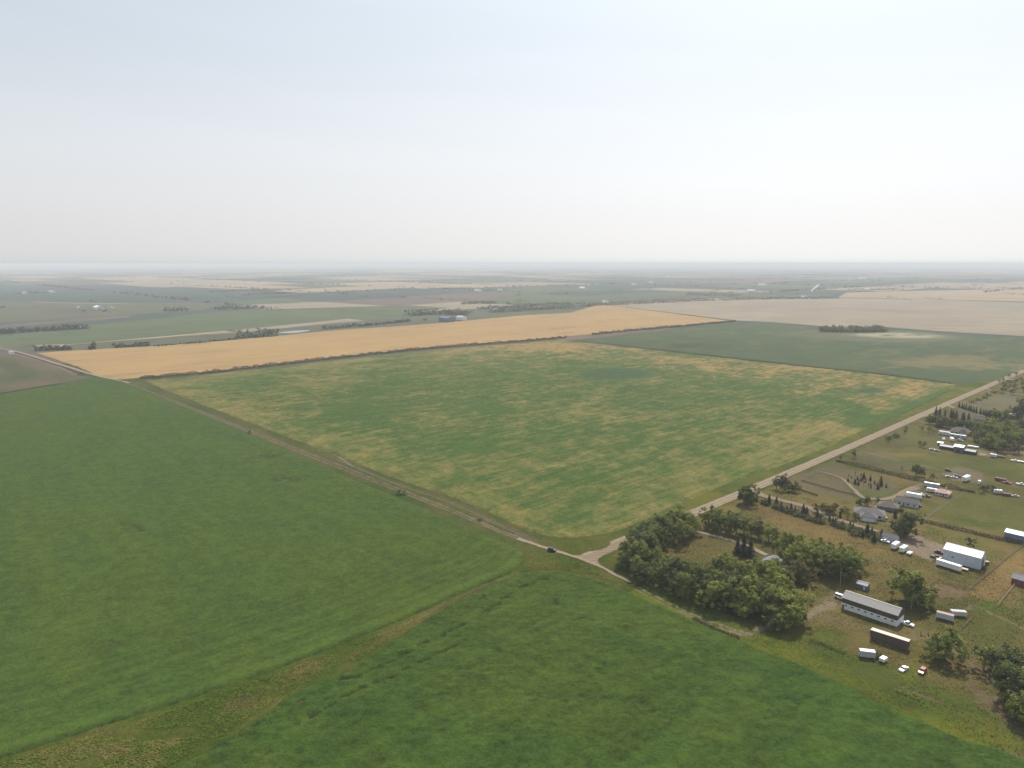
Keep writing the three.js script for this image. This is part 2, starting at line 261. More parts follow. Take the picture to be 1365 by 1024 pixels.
{ // green crop in the foreground
  const P = smoothPoly([[-116.8,-183.8],[-105.4,-196.9],[-94.7,-211],[-77.9,-238],[-58.6,-256.4],[-48.6,-275],[-36.8,-292.9],[-17.4,-317.7],[-1.7,-333.3],[10.9,-338.5],[26.5,-338.5],[43.6,-329.1],[61.8,-309.3],[79.4,-290.2],[102.4,-264.6],[112.2,-254.8],[124.1,-241.8],[129.6,-232.1],[138.6,-223.1],[147.4,-211.7],[157.8,-205.5],[168.3,-192.4],[181.8,-172.2]], 3, false).concat([[137.5,-117.3],[-132.3,-117.3]]);
  const B = bbox(P), place = (u, v) => [lerp(B[0], B[2], u), lerp(B[1], B[3], v)];
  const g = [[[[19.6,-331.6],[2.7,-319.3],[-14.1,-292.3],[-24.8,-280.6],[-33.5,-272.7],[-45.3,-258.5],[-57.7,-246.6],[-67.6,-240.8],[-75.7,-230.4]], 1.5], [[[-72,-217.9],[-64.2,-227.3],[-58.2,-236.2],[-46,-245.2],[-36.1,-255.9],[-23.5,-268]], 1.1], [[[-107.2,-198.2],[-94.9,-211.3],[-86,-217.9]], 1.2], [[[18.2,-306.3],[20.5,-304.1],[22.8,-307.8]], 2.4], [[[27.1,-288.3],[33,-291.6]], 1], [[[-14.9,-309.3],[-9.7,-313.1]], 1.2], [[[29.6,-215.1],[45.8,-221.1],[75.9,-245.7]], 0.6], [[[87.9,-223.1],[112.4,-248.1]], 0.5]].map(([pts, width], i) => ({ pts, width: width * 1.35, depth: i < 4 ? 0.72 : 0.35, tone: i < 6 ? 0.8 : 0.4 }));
  const col = frontCrop = (x, z, o) => {
    const q = toUW(x, z), big = fbm(x * 0.012 + 30, z * 0.012, 3), wv = fbm(x * 0.05 + z * 0.03, z * 0.13 - x * 0.05 + 8, 3), fine = vn(x * 1.1 + 4, z * 1.1), f2 = vn(x * 3.1, z * 3.1), line = fbm(q[0] * 0.02, q[1] * 0.3, 2);
    const clump = fbm(x * 0.3 - z * 0.12 + 3, z * 0.42 + x * 0.1, 3), yel = 0.15 + 0.6 * smooth(0.36, 0.7, 0.6 * big + 0.4 * wv), k = 0.9 + 0.3 * (wv - 0.5) + 0.6 * (clump - 0.5) + 0.3 * (line - 0.5) + 0.4 * (fine - 0.5) + 0.3 * (f2 - 0.5);
    o[0] = lerp(0.0335, 0.046, yel) * k; o[1] = lerp(0.067, 0.066, yel) * k; o[2] = lerp(0.0105, 0.008, yel) * k;
    gaps(g, x, z, o, [0.019, 0.024, 0.006]);  // groove bottoms darkened: trampled soil with the shade of the groove painted in
  };
  const tex = groundTexture(2048, 1024, place, col);
  const W = B[2] - B[0], D = B[3] - B[1];
  const m = earth({ map: tex, roughness: 0.95, bumpMap: repeated(canopyBump, W / 70, D / 70), bumpScale: 0.4 });
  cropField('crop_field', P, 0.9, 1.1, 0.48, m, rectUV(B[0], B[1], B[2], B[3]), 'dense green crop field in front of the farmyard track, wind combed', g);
}
{ // ripening crop, green and straw coloured in streaks
  const P = smoothPoly([[-489.7,-930.6],[-474.2,-946],[-410.5,-1002.4],[-327.8,-1086],[-230.5,-1184.2],[-113.3,-1290],[25.8,-1388.9],[100.2,-1439.8]], 2, false).concat(smoothPoly([[105.9,-1434.1],[287.4,-1240.2],[396.1,-1115.5],[523.2,-981.8],[569.5,-915.6]], 2, false), smoothPoly([[572.5,-898.3],[541.5,-860.2],[476.4,-792.8],[408.7,-723.5],[329.6,-649.5],[260.5,-578.9],[204.9,-527.7],[144.9,-477.7],[104.9,-435.9],[77,-409.2],[64.9,-398.2],[55.2,-391.7],[41.9,-385.4],[31,-383.7],[23,-385.4],[9.9,-394.6],[-7.6,-416.9],[-41.6,-456.7],[-83.5,-495.1],[-144.1,-560.1],[-225.7,-646.5],[-324.6,-750.5],[-436.6,-870.8]], 3, false));
  P.pop();
  const place = (u, v) => fromUW(-20 + 830 * u, -830 + 830 * v);
  const soft = (x, z, c, ru, rw, q = toUW(...c), p = toUW(x, z)) => Math.exp(-(((p[0] - q[0]) / ru) ** 2) - (((p[1] - q[1]) / rw) ** 2));
  const wet = [146.1,-992], wet2 = [443.5,-860.2], ripe1 = [286.4,-655.6], ripe2 = [504.7,-865.5], ripe3 = [104.2,-1261.9], gr1 = [-218.4,-771.1], gr2 = [-82.3,-617.7], gr3 = [17.4,-418.2], gr4 = [195.1,-544.5], gr5 = [185.1,-771.1], pale = [-57.1,-1261.9];
  const swale = [[541.5,-860.2],[402.8,-719.8],[363,-694.8],[331.5,-668.2],[378.9,-750.5],[366.7,-815.6]];
  const tex = groundTexture(2048, 2048, place, (x, z, o) => {
    const [u, w] = toUW(x, z), v = -w;
    const du = u + 26 * (fbm(u * 0.01, v * 0.01, 2) - 0.5), dv = v + 40 * (fbm(u * 0.008 + 9, v * 0.008, 2) - 0.5);
    const s1 = fbm(du * 0.018 + 5, dv * 0.022, 3), s2 = fbm(u * 0.045 + 70, v * 0.06, 3), s3 = fbm(u * 0.05, v * 0.4 + 40, 3), big = fbm(u * 0.006 + 80, v * 0.006 + 2, 3), s4 = fbm(x * 0.1 + 33, z * 0.075 + 11, 3);
    const edge = Math.exp(-Math.max(0, u - 4) / 30), ring = fbm(u * 0.4 + 20, v * 0.04 + 7, 3);
    let t = 0.5 + 0.55 * (s1 - 0.5) + 0.26 * (s2 - 0.5) + 0.45 * (lerp(s3, ring, clamp(edge * 1.6)) - 0.5) + 0.5 * (s4 - 0.5) + 0.45 * (fbm(x * 0.21 + 3, z * 0.16, 3) - 0.5) + 0.35 * (big - 0.5) - 0.075;
    t += 0.27 * edge + 0.06 * Math.exp(-(v - 15) / 40) + 0.13 * smooth(600, 790, u + v * 0.1) + 0.17 * smooth(660, 770, v);
    t += 0.22 * soft(x, z, ripe1, 55, 45) + 0.16 * soft(x, z, ripe2, 90, 50) + 0.08 * soft(x, z, ripe3, 90, 160) + 0.07 * soft(x, z, pale, 120, 90);
    t -= 0.10 * soft(x, z, gr1, 80, 110) + 0.2 * soft(x, z, gr2, 150, 130) + 0.16 * soft(x, z, gr3, 45, 60) + 0.09 * soft(x, z, gr4, 60, 50) + 0.05 * soft(x, z, gr5, 110, 60);
    let wetness = smooth(0.25, 0.6, soft(x, z, wet, 62, 50) + 0.5 * (s1 - 0.5)) + smooth(0.3, 0.7, soft(x, z, wet2, 26, 16) + 0.4 * (s2 - 0.5));
    let sd = 1e9; for (let i = 1; i < swale.length; i++) sd = Math.min(sd, segDist(x, z, swale[i - 1], swale[i]));
    const sw = smooth(16, 7, sd + 10 * (s3 - 0.5));
    const ripe = smooth(0.16, 0.92, t) * (1 - 0.85 * sw);
    const fine = vn(u * 0.8, v * 0.8), f2 = vn(u * 2.1, v * 2.1), k = 0.9 + 0.4 * (fine - 0.5) + 0.4 * (f2 - 0.5) + 0.3 * (s3 - 0.5);
    const orange = smooth(0.5, 1.0, ripe * (0.45 + 0.55 * smooth(350, 780, u) + 0.3 * s2));
    let r = lerp(0.044, lerp(0.148, 0.225, orange), ripe), g = lerp(0.078, lerp(0.126, 0.150, orange), ripe), b = lerp(0.0125, lerp(0.036, 0.048, orange), ripe);
    wetness = clamp(wetness); r = lerp(r, 0.038, wetness); g = lerp(g, 0.07, wetness); b = lerp(b, 0.022, wetness);
    o[0] = r * k; o[1] = g * k; o[2] = b * k;
  });
  const uvOf = (x, z) => { const [u, w] = toUW(x, z); return [(u + 20) / 830, (w + 830) / 830]; };
  const m = earth({ map: tex, roughness: 0.95, bumpMap: repeated(canopyBump, 9, 9), bumpScale: 0.2 });
  cropField('crop_field', P, 2.6, 0.75, 0.25, m, uvOf, 'patchy ripening crop field, green streaked with straw, above the crossroads', [{ pts: [[31.3,-387.7],[50.6,-386.5],[74.4,-399.4],[122.8,-449.1],[178.2,-495.1]], width: 1.5, depth: 0.3 }]);
}
const bigField = (name, P, H, cell, w, h, col, label) => {
  const B = bbox(P), tex = groundTexture(w, h, (u, v) => [lerp(B[0], B[2], u), lerp(B[1], B[3], v)], col);
  return cropField(name, P, cell, H, 0.25, earth({ map: tex, roughness: 0.95 }), rectUV(...B), label);
};
bigField('crop_field', smoothPoly([[-833.5,-1234.9],[-747.5,-1151.1],[-663.7,-1065.8],[-607.9,-1006],[-572.2,-971.8],[-536.1,-946],[-514.7,-955.5],[-504.3,-965.2]], 3, false).concat([[-422,-1031.3],[-240.1,-1234.9],[26.8,-1444.1],[198,-1589.1],[403.3,-1751],[602.8,-1915.9],[339,-2739.2],[184.6,-2257.3]], smoothPoly([[16.8,-2126.8],[-234.9,-1811.7],[-423.7,-1648.3],[-528.1,-1496.1],[-682.5,-1343.8],[-776,-1273]], 2, false)), 0.9, 9, 2048, 1024, (x, z, o) => {
  const [u, w] = toUW(x, z), a = fbm(u * 0.006, w * 0.02 + 5, 4), b = fbm(u * 0.03 + 9, w * 0.08, 3), f = vn(x * 0.5, z * 0.5), k = 0.84 + 0.2 * (a - 0.5) + 0.16 * (b - 0.5) + 0.12 * (f - 0.5), gr = smooth(0.66, 0.76, fbm(u * 0.009 + 70, w * 0.03 + 21, 4)) * 0.4;
  o[0] = lerp(0.325, 0.17, gr) * k; o[1] = lerp(0.208, 0.14, gr) * k; o[2] = lerp(0.088, 0.06, gr) * k;
}, 'wide ochre ripe grain field behind the dark hedge');
{
  const ring = [781.3,-1535.5], dip = [356.6,-1343.8], ring2 = [835,-1535.5], dry = [[722.2,-1142],[699.7,-1042.6],[713.5,-1006]], dry2 = [707.6,-1090.1], scrub = [619.7,-1331.5];
  bigField('crop_field', [[118.8,-1442.7],[283.2,-1594.3],[592.1,-1881.5],[678.7,-1846],[763.3,-1726.2],[894,-1696.2],[976.4,-1594.3],[1084,-1496.1],[1171.9,-1382.3],[1053.7,-1240.2],[861.2,-1124.2],[762.2,-1042.6],[684.6,-971.8],[606.8,-915.6],[579.9,-904],[574.9,-924.5],[528.5,-992],[400.6,-1128.6],[291,-1256.4]], 0.7, 8, 1024, 1024, (x, z, o) => {
    const [u, w] = toUW(x, z), n = fbm(u * 0.008 + 3, w * 0.02, 4), f = fbm(x * 0.05, z * 0.05, 3), q = toUW(...ring), e = Math.hypot((x - ring[0]) / 175, (z - ring[1]) / 125) + 0.25 * (f - 0.5), e2 = Math.hypot((x - ring2[0]) / 120, (z - ring2[1]) / 80) + 0.5 * (f - 0.5), d = Math.hypot((x - dip[0]) / 70, (z - dip[1]) / 46) + 0.15 * (f - 0.5);
    const k = 0.86 + 0.3 * (n - 0.5) + 0.2 * (f - 0.5); let r = 0.054, g = 0.074, b = 0.028;
    const ol = smooth(1.25, 0.95, e); r = lerp(r, 0.125, ol * 0.6); g = lerp(g, 0.115, ol * 0.6); b = lerp(b, 0.06, ol * 0.6);
    const dk = smooth(0.12, 0.03, Math.abs(e - 1.06)) * 0.5; r = lerp(r, 0.05, dk); g = lerp(g, 0.08, dk); b = lerp(b, 0.045, dk);
    const sal = smooth(1.0, 0.55, e2) * smooth(0.35, 0.6, f + 0.1); r = lerp(r, 0.3, sal * 0.8); g = lerp(g, 0.27, sal * 0.8); b = lerp(b, 0.17, sal * 0.8);
    const di = smooth(1.0, 0.9, d); r = lerp(r, 0.038, di * 0.7); g = lerp(g, 0.05, di * 0.7); b = lerp(b, 0.018, di * 0.7);
    const dd = Math.hypot((x - dry2[0]) / 130, (z - dry2[1]) / 110), ds = smooth(0.95, 0.35, dd + 1.8 * (n - 0.5) + 1.6 * (f - 0.5)) * 0.6; r = lerp(r, 0.19, ds); g = lerp(g, 0.145, ds); b = lerp(b, 0.06, ds);
    const sc = smooth(0.55, 0.75, fbm(u * 0.02 + 40, w * 0.05 + 9, 3)) * smooth(700, 1100, u) * 0.35; r = lerp(r, 0.15, sc); g = lerp(g, 0.125, sc); b = lerp(b, 0.055, sc);
    o[0] = r * k; o[1] = g * k; o[2] = b * k;
  }, 'dark green field with a scrubby slough and pale dry ring');
  bigField('crop_field', smoothPoly([[-1036.8,-985.2],[-905,-1142],[-886.9,-1219.3],[-853.8,-1209.1],[-773.4,-1142],[-691,-1065.8],[-618.8,-992],[-573.6,-965.2]], 3, false).concat([[-585.2,-936.7],[-600.5,-898.3],[-620.3,-844.8],[-648.6,-811],[-753.6,-708.8]]), 0.35, 6, 1024, 512, (x, z, o) => {
    const [u, w] = toUW(x, z), n = fbm(u * 0.02 + 3, w * 0.006, 4), f = fbm(x * 0.04, z * 0.04, 3), k = 0.85 + 0.4 * (n - 0.5) + 0.2 * (f - 0.5), t = smooth(0.35, 0.65, n);
    o[0] = lerp(0.066, 0.092, t) * k; o[1] = lerp(0.072, 0.074, t) * k; o[2] = lerp(0.030, 0.040, t) * k;
  }, 'brownish rough field beside the far gravel road');
}

// ------------------------------------------------------------ verges, yards, roads
// bare patches and wheel tracks: lines and outlines of worn ground, ragged at the edge
function strokeSet(list) { return list.map(s => ({ ...s, c: [s.c[0] * 0.82, s.c[1] * 0.78, s.c[2] * (s.c[2] / s.c[1] < 0.52 ? 0.55 : 0.8)], b: (b => [b[0] - s.w * 2 - 3, b[1] - s.w * 2 - 3, b[2] + s.w * 2 + 3, b[3] + s.w * 2 + 3])(bbox(s.pts)) })); }
function wear(strokes, x, z, o, ragged) {
  for (const s of strokes) {
    const b = s.b; if (x < b[0] || x > b[2] || z < b[1] || z > b[3]) continue;
    let d; if (s.area) d = s.w * 0.5 - Math.max(-99, polyDist(s.pts, x, z)); else { d = 1e9; for (let i = 1; i < s.pts.length; i++) d = Math.min(d, segDist(x, z, s.pts[i - 1], s.pts[i])); }
    const a = (s.a ?? 0.85) * smooth(s.w * 0.5 + s.w * 0.35, s.w * 0.5 - s.w * 0.35, d + (ragged - 0.5) * s.w * 1.5);
    if (a > 0) { o[0] = lerp(o[0], s.c[0], a); o[1] = lerp(o[1], s.c[1], a); o[2] = lerp(o[2], s.c[2], a); }
  }
}
const DIRT = [0.235, 0.18, 0.115], PALE = [0.33, 0.275, 0.195], STRAW = [0.19, 0.152, 0.064], LUSH = [0.102, 0.122, 0.016], BROWN = [0.115, 0.082, 0.04], OLIVE = [0.088, 0.083, 0.03], DARK = [0.045, 0.055, 0.02];
const line = (pts, w, c, a) => ({ pts, w, c, a }), area = (pts, w, c, a) => ({ pts, w, c, a, area: true });
const yardWear = strokeSet([
  // lots, each with its own dryness
  area([[80.2,-363.1],[104.5,-397],[125.2,-379.9],[108.4,-359.1]], 5, [0.105, 0.088, 0.038], 0.8), area([[162.4,-449.1],[188.1,-405.5],[207.8,-366.1],[192,-359.1],[167.7,-399.4],[147,-431.7]], 4, [0.15, 0.105, 0.05], 0.75),
  area([[191.4,-366.1],[206.5,-356.1],[221.2,-316.9],[195.2,-309.3],[184.5,-329.1]], 6, [0.125, 0.10, 0.045], 0.7), area([[217.6,-316.9],[253.9,-349.5],[279.5,-366.1],[244.4,-316.9],[224.2,-305.6]], 6, [0.185, 0.128, 0.066], 0.85), area([[226.7,-309.3],[253.1,-329.1],[226.4,-291.6],[219.3,-303.4]], 5, [0.155, 0.125, 0.06], 0.7),
  area([[199.9,-495.1],[251.8,-538.1],[274,-481.1],[258.2,-461.4],[224.1,-453.6],[197.2,-474.3]], 4, [0.115, 0.098, 0.052], 0.75), area([[274.7,-555.5],[301.5,-578.9],[314.2,-533.9],[284,-510]], 4, [0.10, 0.095, 0.05], 0.6), area([[374.3,-694.8],[402.3,-677.9],[397.9,-631.8],[345.1,-567],[301.5,-578.9]], 4, [0.085, 0.085, 0.036], 0.7),
  area([[293.7,-551.1],[349.9,-564.7],[401.9,-538.1],[371.3,-495.1],[339.9,-510],[314.2,-523.7]], 4, [0.085, 0.098, 0.03], 0.75), area([[259.3,-431.7],[319.4,-469.4],[331.2,-438.8],[294.8,-387.7],[273.7,-405.5]], 5, [0.092, 0.098, 0.033], 0.75), area([[246.7,-405.5],[266.7,-387.7],[265.8,-361.1],[244.2,-346.7],[238.6,-376.6]], 4, [0.10, 0.102, 0.035], 0.6),
  area([[222,-304.9],[232.8,-300.5],[215.1,-275.6],[190.1,-264],[197.4,-285]], 5, [0.078, 0.083, 0.026], 0.8), area([[497.1,-771.1],[610.2,-849.9],[553.2,-750.5],[473.6,-708.8],[457.3,-719.8]], 3, [0.12, 0.112, 0.06], 0.8), area([[235.3,-477.7],[267.7,-469.4],[250.8,-452.1],[226.9,-449.1]], 3, [0.075, 0.1, 0.03], 0.6),
  area([[188,-477.7],[202.1,-449.1],[184.9,-443.1],[169.4,-469.4]], 3, [0.12, 0.112, 0.045], 0.7), area([[257.9,-405.5],[274.8,-418.2],[296.2,-405.5],[287.6,-399.4]], 4, [0.06, 0.083, 0.02], 0.6),
  // greener hollows and weeds
  area([[213.9,-305.6],[226.7,-309.3],[226,-300.5],[213.7,-295],[207.6,-298.4]], 4, [0.075, 0.105, 0.02], 0.9), area([[128.3,-283.1],[140.1,-280.6],[138.2,-269.7],[126.8,-275.6]], 4, [0.075, 0.1, 0.02], 0.8), area([[103.2,-275.6],[116.2,-268.6],[139.3,-231.7],[159.3,-209.5],[149.6,-205.8],[124.8,-240.8],[98.1,-269.7]], 7, LUSH, 0.75), area([[51.8,-335],[82.6,-293.6],[101.6,-270.9],[97.7,-268.6],[72.9,-295],[43.9,-331.6]], 3, LUSH, 0.9),
  area([[144.3,-240.8],[154.1,-233.9],[158.1,-219.1],[149.1,-221.1],[137.8,-233.9]], 6, [0.07, 0.098, 0.018], 0.7), area([[158.3,-261.2],[165.7,-258.5],[161.1,-248.1],[146.9,-245.7]], 4, LUSH, 0.6),
  // bare ground
  area([[217.2,-379.9],[231.1,-391.1],[241.7,-373.4],[230.2,-357.1],[220.8,-353.3],[217.6,-366.1]], 4, [0.215, 0.165, 0.112], 0.95), area([[260.8,-461.4],[281.9,-481.1],[295.9,-489.8],[280.6,-469.4],[259.2,-449.1]], 3, [0.17, 0.145, 0.112], 0.9), area([[289.8,-481.1],[321.6,-481.1],[298.9,-461.4],[274,-449.1]], 3, [0.12, 0.105, 0.05], 0.5), area([[320.3,-510],[343.8,-529.8],[354.8,-513.8],[335.6,-486.3],[319.6,-495.1]], 3, [0.15, 0.125, 0.075], 0.85),
  area([[133.2,-361.1],[142.7,-356.1],[144.1,-349.5],[134.3,-349.5]], 3, [0.21, 0.165, 0.115], 0.9), area([[388.3,-586.3],[402.4,-569.3],[439.8,-591.3],[417.6,-560.1],[377.8,-560.1]], 3, [0.19, 0.135, 0.075], 0.8), area([[170,-255.9],[181.8,-255.9],[185.4,-248.1],[172.1,-240.8]], 6, [0.135, 0.10, 0.05], 0.6), area([[153.1,-316.9],[156.7,-313.1],[145.8,-300.5],[142.7,-309.3]], 4, [0.165, 0.125, 0.066], 0.75),
  area([[185.5,-342.1],[194.2,-333.3],[179.5,-309.3],[172.6,-313.1]], 4, [0.115, 0.09, 0.04], 0.6), area([[193.8,-329.1],[197.4,-313.1],[187.2,-298.4],[179.9,-300.5]], 4, [0.12, 0.10, 0.055], 0.5), area([[206.2,-324.9],[220.1,-320.9],[211,-309.3],[199.2,-313.1]], 4, [0.17, 0.115, 0.07], 0.6), area([[136.5,-272.7],[167.1,-255.9],[163.2,-251.7],[136.1,-265.1]], 4, [0.12, 0.088, 0.042], 0.6),
  area([[172.4,-245.7],[177.7,-223.1],[169.3,-211.3],[166.1,-227.3]], 6, [0.135, 0.10, 0.055], 0.75), area([[158.1,-205.8],[164.6,-204.8],[159.5,-197.6],[157.4,-199.6]], 4, [0.12, 0.09, 0.05], 0.7),
  // tracks
  line([[105.7,-283.1],[116.1,-285],[124.6,-288.3],[136.4,-298.4],[148.1,-305.6]], 4.2, [0.2, 0.165, 0.115], 0.85), line([[136.4,-298.4],[141.8,-291.6],[154.2,-283.1],[167.8,-275.6]], 4, [0.145, 0.115, 0.065], 0.5), line([[167.8,-275.6],[177.4,-278.7],[178.4,-269.7],[180.8,-254.3],[178.6,-233.9],[176.2,-221.1]], 4, [0.15, 0.12, 0.07], 0.6), line([[124.5,-298.4],[133.5,-305.6],[145.7,-324.9],[141.7,-333.3]], 3, [0.14, 0.12, 0.055], 0.6),
  line([[292.1,-578.9],[301.3,-560.1],[313.6,-538.1],[327.8,-517.7]], 3.5, [0.15, 0.14, 0.075], 0.6), line([[472.1,-694.8],[480.8,-674.6],[490,-661.8]], 4, [0.2, 0.17, 0.12], 0.6), line([[141.6,-238.5],[147.2,-236.2],[152.8,-231.7]], 1.6, [0.17, 0.12, 0.075], 0.7), line([[124.7,-253.2],[141.2,-245.7],[149.9,-238.5],[158.1,-219.1]], 1.4, BROWN, 0.5),
  line([[248.4,-418.2],[256.3,-418.2],[282.9,-443.1],[314.2,-469.4]], 1.6, [0.15, 0.125, 0.07], 0.5), line([[207.2,-300.5],[212,-304.9],[220.4,-283.1]], 1.4, [0.18, 0.14, 0.09], 0.6), line([[188,-359.1],[209.2,-333.3],[217.6,-316.9]], 2.2, [0.1, 0.088, 0.038], 0.35),
]);
const houseTracks = strokeSet([
  line([[47.6,-343],[51.3,-336.8],[58.7,-326.6],[68.1,-312.7],[76.8,-300.2],[85.2,-290.9],[94.4,-283.1],[101.8,-278.1]], 1.0, [0.24, 0.2, 0.14], 0.6), line([[46.2,-341.2],[49.9,-334.6],[56.9,-324.5],[66.5,-310],[75.2,-297.7],[83.1,-288.9],[92.1,-280.6],[100,-275.6]], 0.8, [0.2, 0.165, 0.115], 0.55), line([[75.6,-299.1],[81.8,-290.2],[90.8,-281.8],[101.6,-277.5]], 2.4, [0.2, 0.165, 0.11], 0.55), line([[80.6,-292.3],[86.4,-283.1],[96.3,-273.8]], 1.6, BROWN, 0.6),
]);
function yardColour(x, z, o) {
  const [u, w] = toUW(x, z), n = fbm(x * 0.03 + 7, z * 0.03, 4), m = fbm(x * 0.11, z * 0.11 + 5, 3), f = vn(x * 0.9, z * 0.9), f2 = vn(x * 2.3 + 8, z * 2.3), rag = 0.5 * vn(x * 0.35, z * 0.35) + 0.5 * vn(x * 1.1 + 3, z * 1.1);
  const t = smooth(0.34, 0.66, 0.6 * n + 0.4 * m);
  o[0] = lerp(0.092, 0.138, t); o[1] = lerp(0.09, 0.108, t); o[2] = lerp(0.032, 0.052, t);
  const verge = w < 14 ? smooth(13, 8, w + 6 * (m - 0.5)) : 0, ver2 = smooth(16, 8, u + 8 * (m - 0.5) + w * 0.03);
  const vg = Math.max(verge, ver2); o[0] = lerp(o[0], lerp(0.070, 0.105, t), vg); o[1] = lerp(o[1], lerp(0.094, 0.106, t), vg); o[2] = lerp(o[2], 0.022, vg);
  o[0] *= 0.78; o[1] *= 0.74; o[2] *= 0.5; wear(yardWear, x, z, o, rag); wear(houseTracks, x, z, o, rag);
  const weed = smooth(0.62, 0.76, m * 0.6 + f * 0.4) * 0.45, k = 0.82 + 0.3 * f + 0.26 * (f2 - 0.5) + 0.4 * (n - 0.5) + 0.35 * (m - 0.5);
  o[0] = lerp(o[0], 0.036, weed) * k; o[1] = lerp(o[1], 0.048, weed) * k; o[2] = lerp(o[2], 0.01, weed) * k;
}
function sheet(name, u0, u1, w0, w1, y, tw, th, col, label, cat = 'grass') {
  const tex = groundTexture(tw, th, (a, b) => fromUW(lerp(u0, u1, a), lerp(w0, w1, b)), col);
  const nx = Math.max(2, Math.round((u1 - u0) / 4)), ny = Math.max(2, Math.round((w1 - w0) / 4)), P = [], U = [], I = [];
  for (let j = 0; j <= ny; j++) for (let i = 0; i <= nx; i++) { const p = fromUW(lerp(u0, u1, i / nx), lerp(w0, w1, j / ny)); P.push(p[0], y + 0.35 * (vn(p[0] * 0.06, p[1] * 0.06) - 0.5) * Math.min(1, Math.min(i, nx - i, j, ny - j) / 2), p[1]); U.push(i / nx, j / ny); if (i < nx && j < ny) { const a = j * (nx + 1) + i; I.push(a, a + nx + 1, a + 1, a + 1, a + nx + 1, a + nx + 2); } }
  const g = new THREE.BufferGeometry(); g.setAttribute('position', new THREE.Float32BufferAttribute(P, 3)); g.setAttribute('uv', new THREE.Float32BufferAttribute(U, 2)); g.setIndex(I); g.computeVertexNormals();
  if (g.attributes.normal.getY(0) < 0) { for (let i = 0; i < I.length; i += 3) { const t = I[i]; I[i] = I[i + 1]; I[i + 1] = t; } g.setIndex(I); g.computeVertexNormals(); }
  return structure(name, g, earth({ map: tex, roughness: 1, bumpMap: repeated(gritBump, (u1 - u0) / 60, (w1 - w0) / 60), bumpScale: 0.25 }), label, cat);
}
sheet('yard_ground', -50, 190, -34, 300, 0, 1024, 1400, yardColour, 'dry grass ground around the farmyard and windbreak', 'ground');
sheet('yard_ground', 190, 520, -34, 380, 0, 1024, 1024, yardColour, 'dry grass lots around the houses', 'ground');
sheet('yard_ground', 520, 1150, -34, 520, 0, 1024, 768, yardColour, 'grass lots along the far end of the gravel road', 'ground');
let stripColour;
{ // grass between the two green crops and round the crossroads
  const marks = strokeSet([area([[-102.5,-230.4],[-96.6,-236.2],[-91.3,-233],[-92.8,-226.1],[-100.1,-224.4]], 4, [0.11, 0.09, 0.045], 0.5), area([[-86.6,-248.1],[-77.7,-257.4],[-72.1,-258.5],[-80.2,-245.7]], 4, [0.12, 0.095, 0.045], 0.5), area([[-136.3,-205.8],[-127.3,-209.5],[-123.4,-204.4],[-130.8,-200.6]], 3, [0.11, 0.09, 0.042], 0.55), area([[-120,-209.5],[-109.7,-211.3],[-110.3,-207.3]], 3, [0.125, 0.105, 0.045], 0.6), line([[2.8,-337.7],[-15.4,-320.9],[-31.7,-302],[-46.3,-285]], 3.4, [0.12, 0.105, 0.05], 0.8), line([[-8.3,-328.2],[-28.6,-305.6],[-39,-291.6]], 1.2, DARK, 0.7), area([[-98.4,-233.9],[-92.2,-239.4],[-90.5,-236.2],[-96.3,-231.7]], 2, DARK, 0.6), area([[19.9,-337.7],[40.5,-335],[56.4,-316.9],[52.6,-315.4],[36.4,-331.6]], 2, [0.1, 0.085, 0.035], 0.6), area([[-17.6,-371.3],[7.5,-384.3],[32,-369.2],[19,-356.1],[3,-363.1]], 6, [0.09, 0.085, 0.03], 0.5), line([[-40.2,-288.3],[-56.6,-270.9],[-66.1,-258.5]], 3, [0.1, 0.088, 0.035], 0.7)]);
  const col = stripColour = (x, z, o) => {
    const n = fbm(x * 0.06 + 4, z * 0.06, 4), m = fbm(x * 0.2, z * 0.2, 3), f = vn(x * 0.9, z * 0.9), f2 = vn(x * 2.2, z * 2.2), rag = 0.5 * vn(x * 0.35, z * 0.35) + 0.5 * vn(x * 1.1 + 3, z * 1.1), t = smooth(0.4, 0.68, 0.6 * n + 0.4 * m);
    o[0] = lerp(0.058, 0.086, t); o[1] = lerp(0.084, 0.088, t); o[2] = lerp(0.010, 0.020, t); o[0] *= 0.78; o[1] *= 0.76; o[2] *= 0.6; wear(marks, x, z, o, rag);
    const k = 0.72 + 0.36 * f + 0.3 * (f2 - 0.5) + 0.3 * (n - 0.5); o[0] *= k; o[1] *= k; o[2] *= k;
  };
  sheet('grass_strip', -290, 34, -34, 40, 0.2, 2048, 512, col, 'bright green grass strip between the two green crops', 'grass');
}
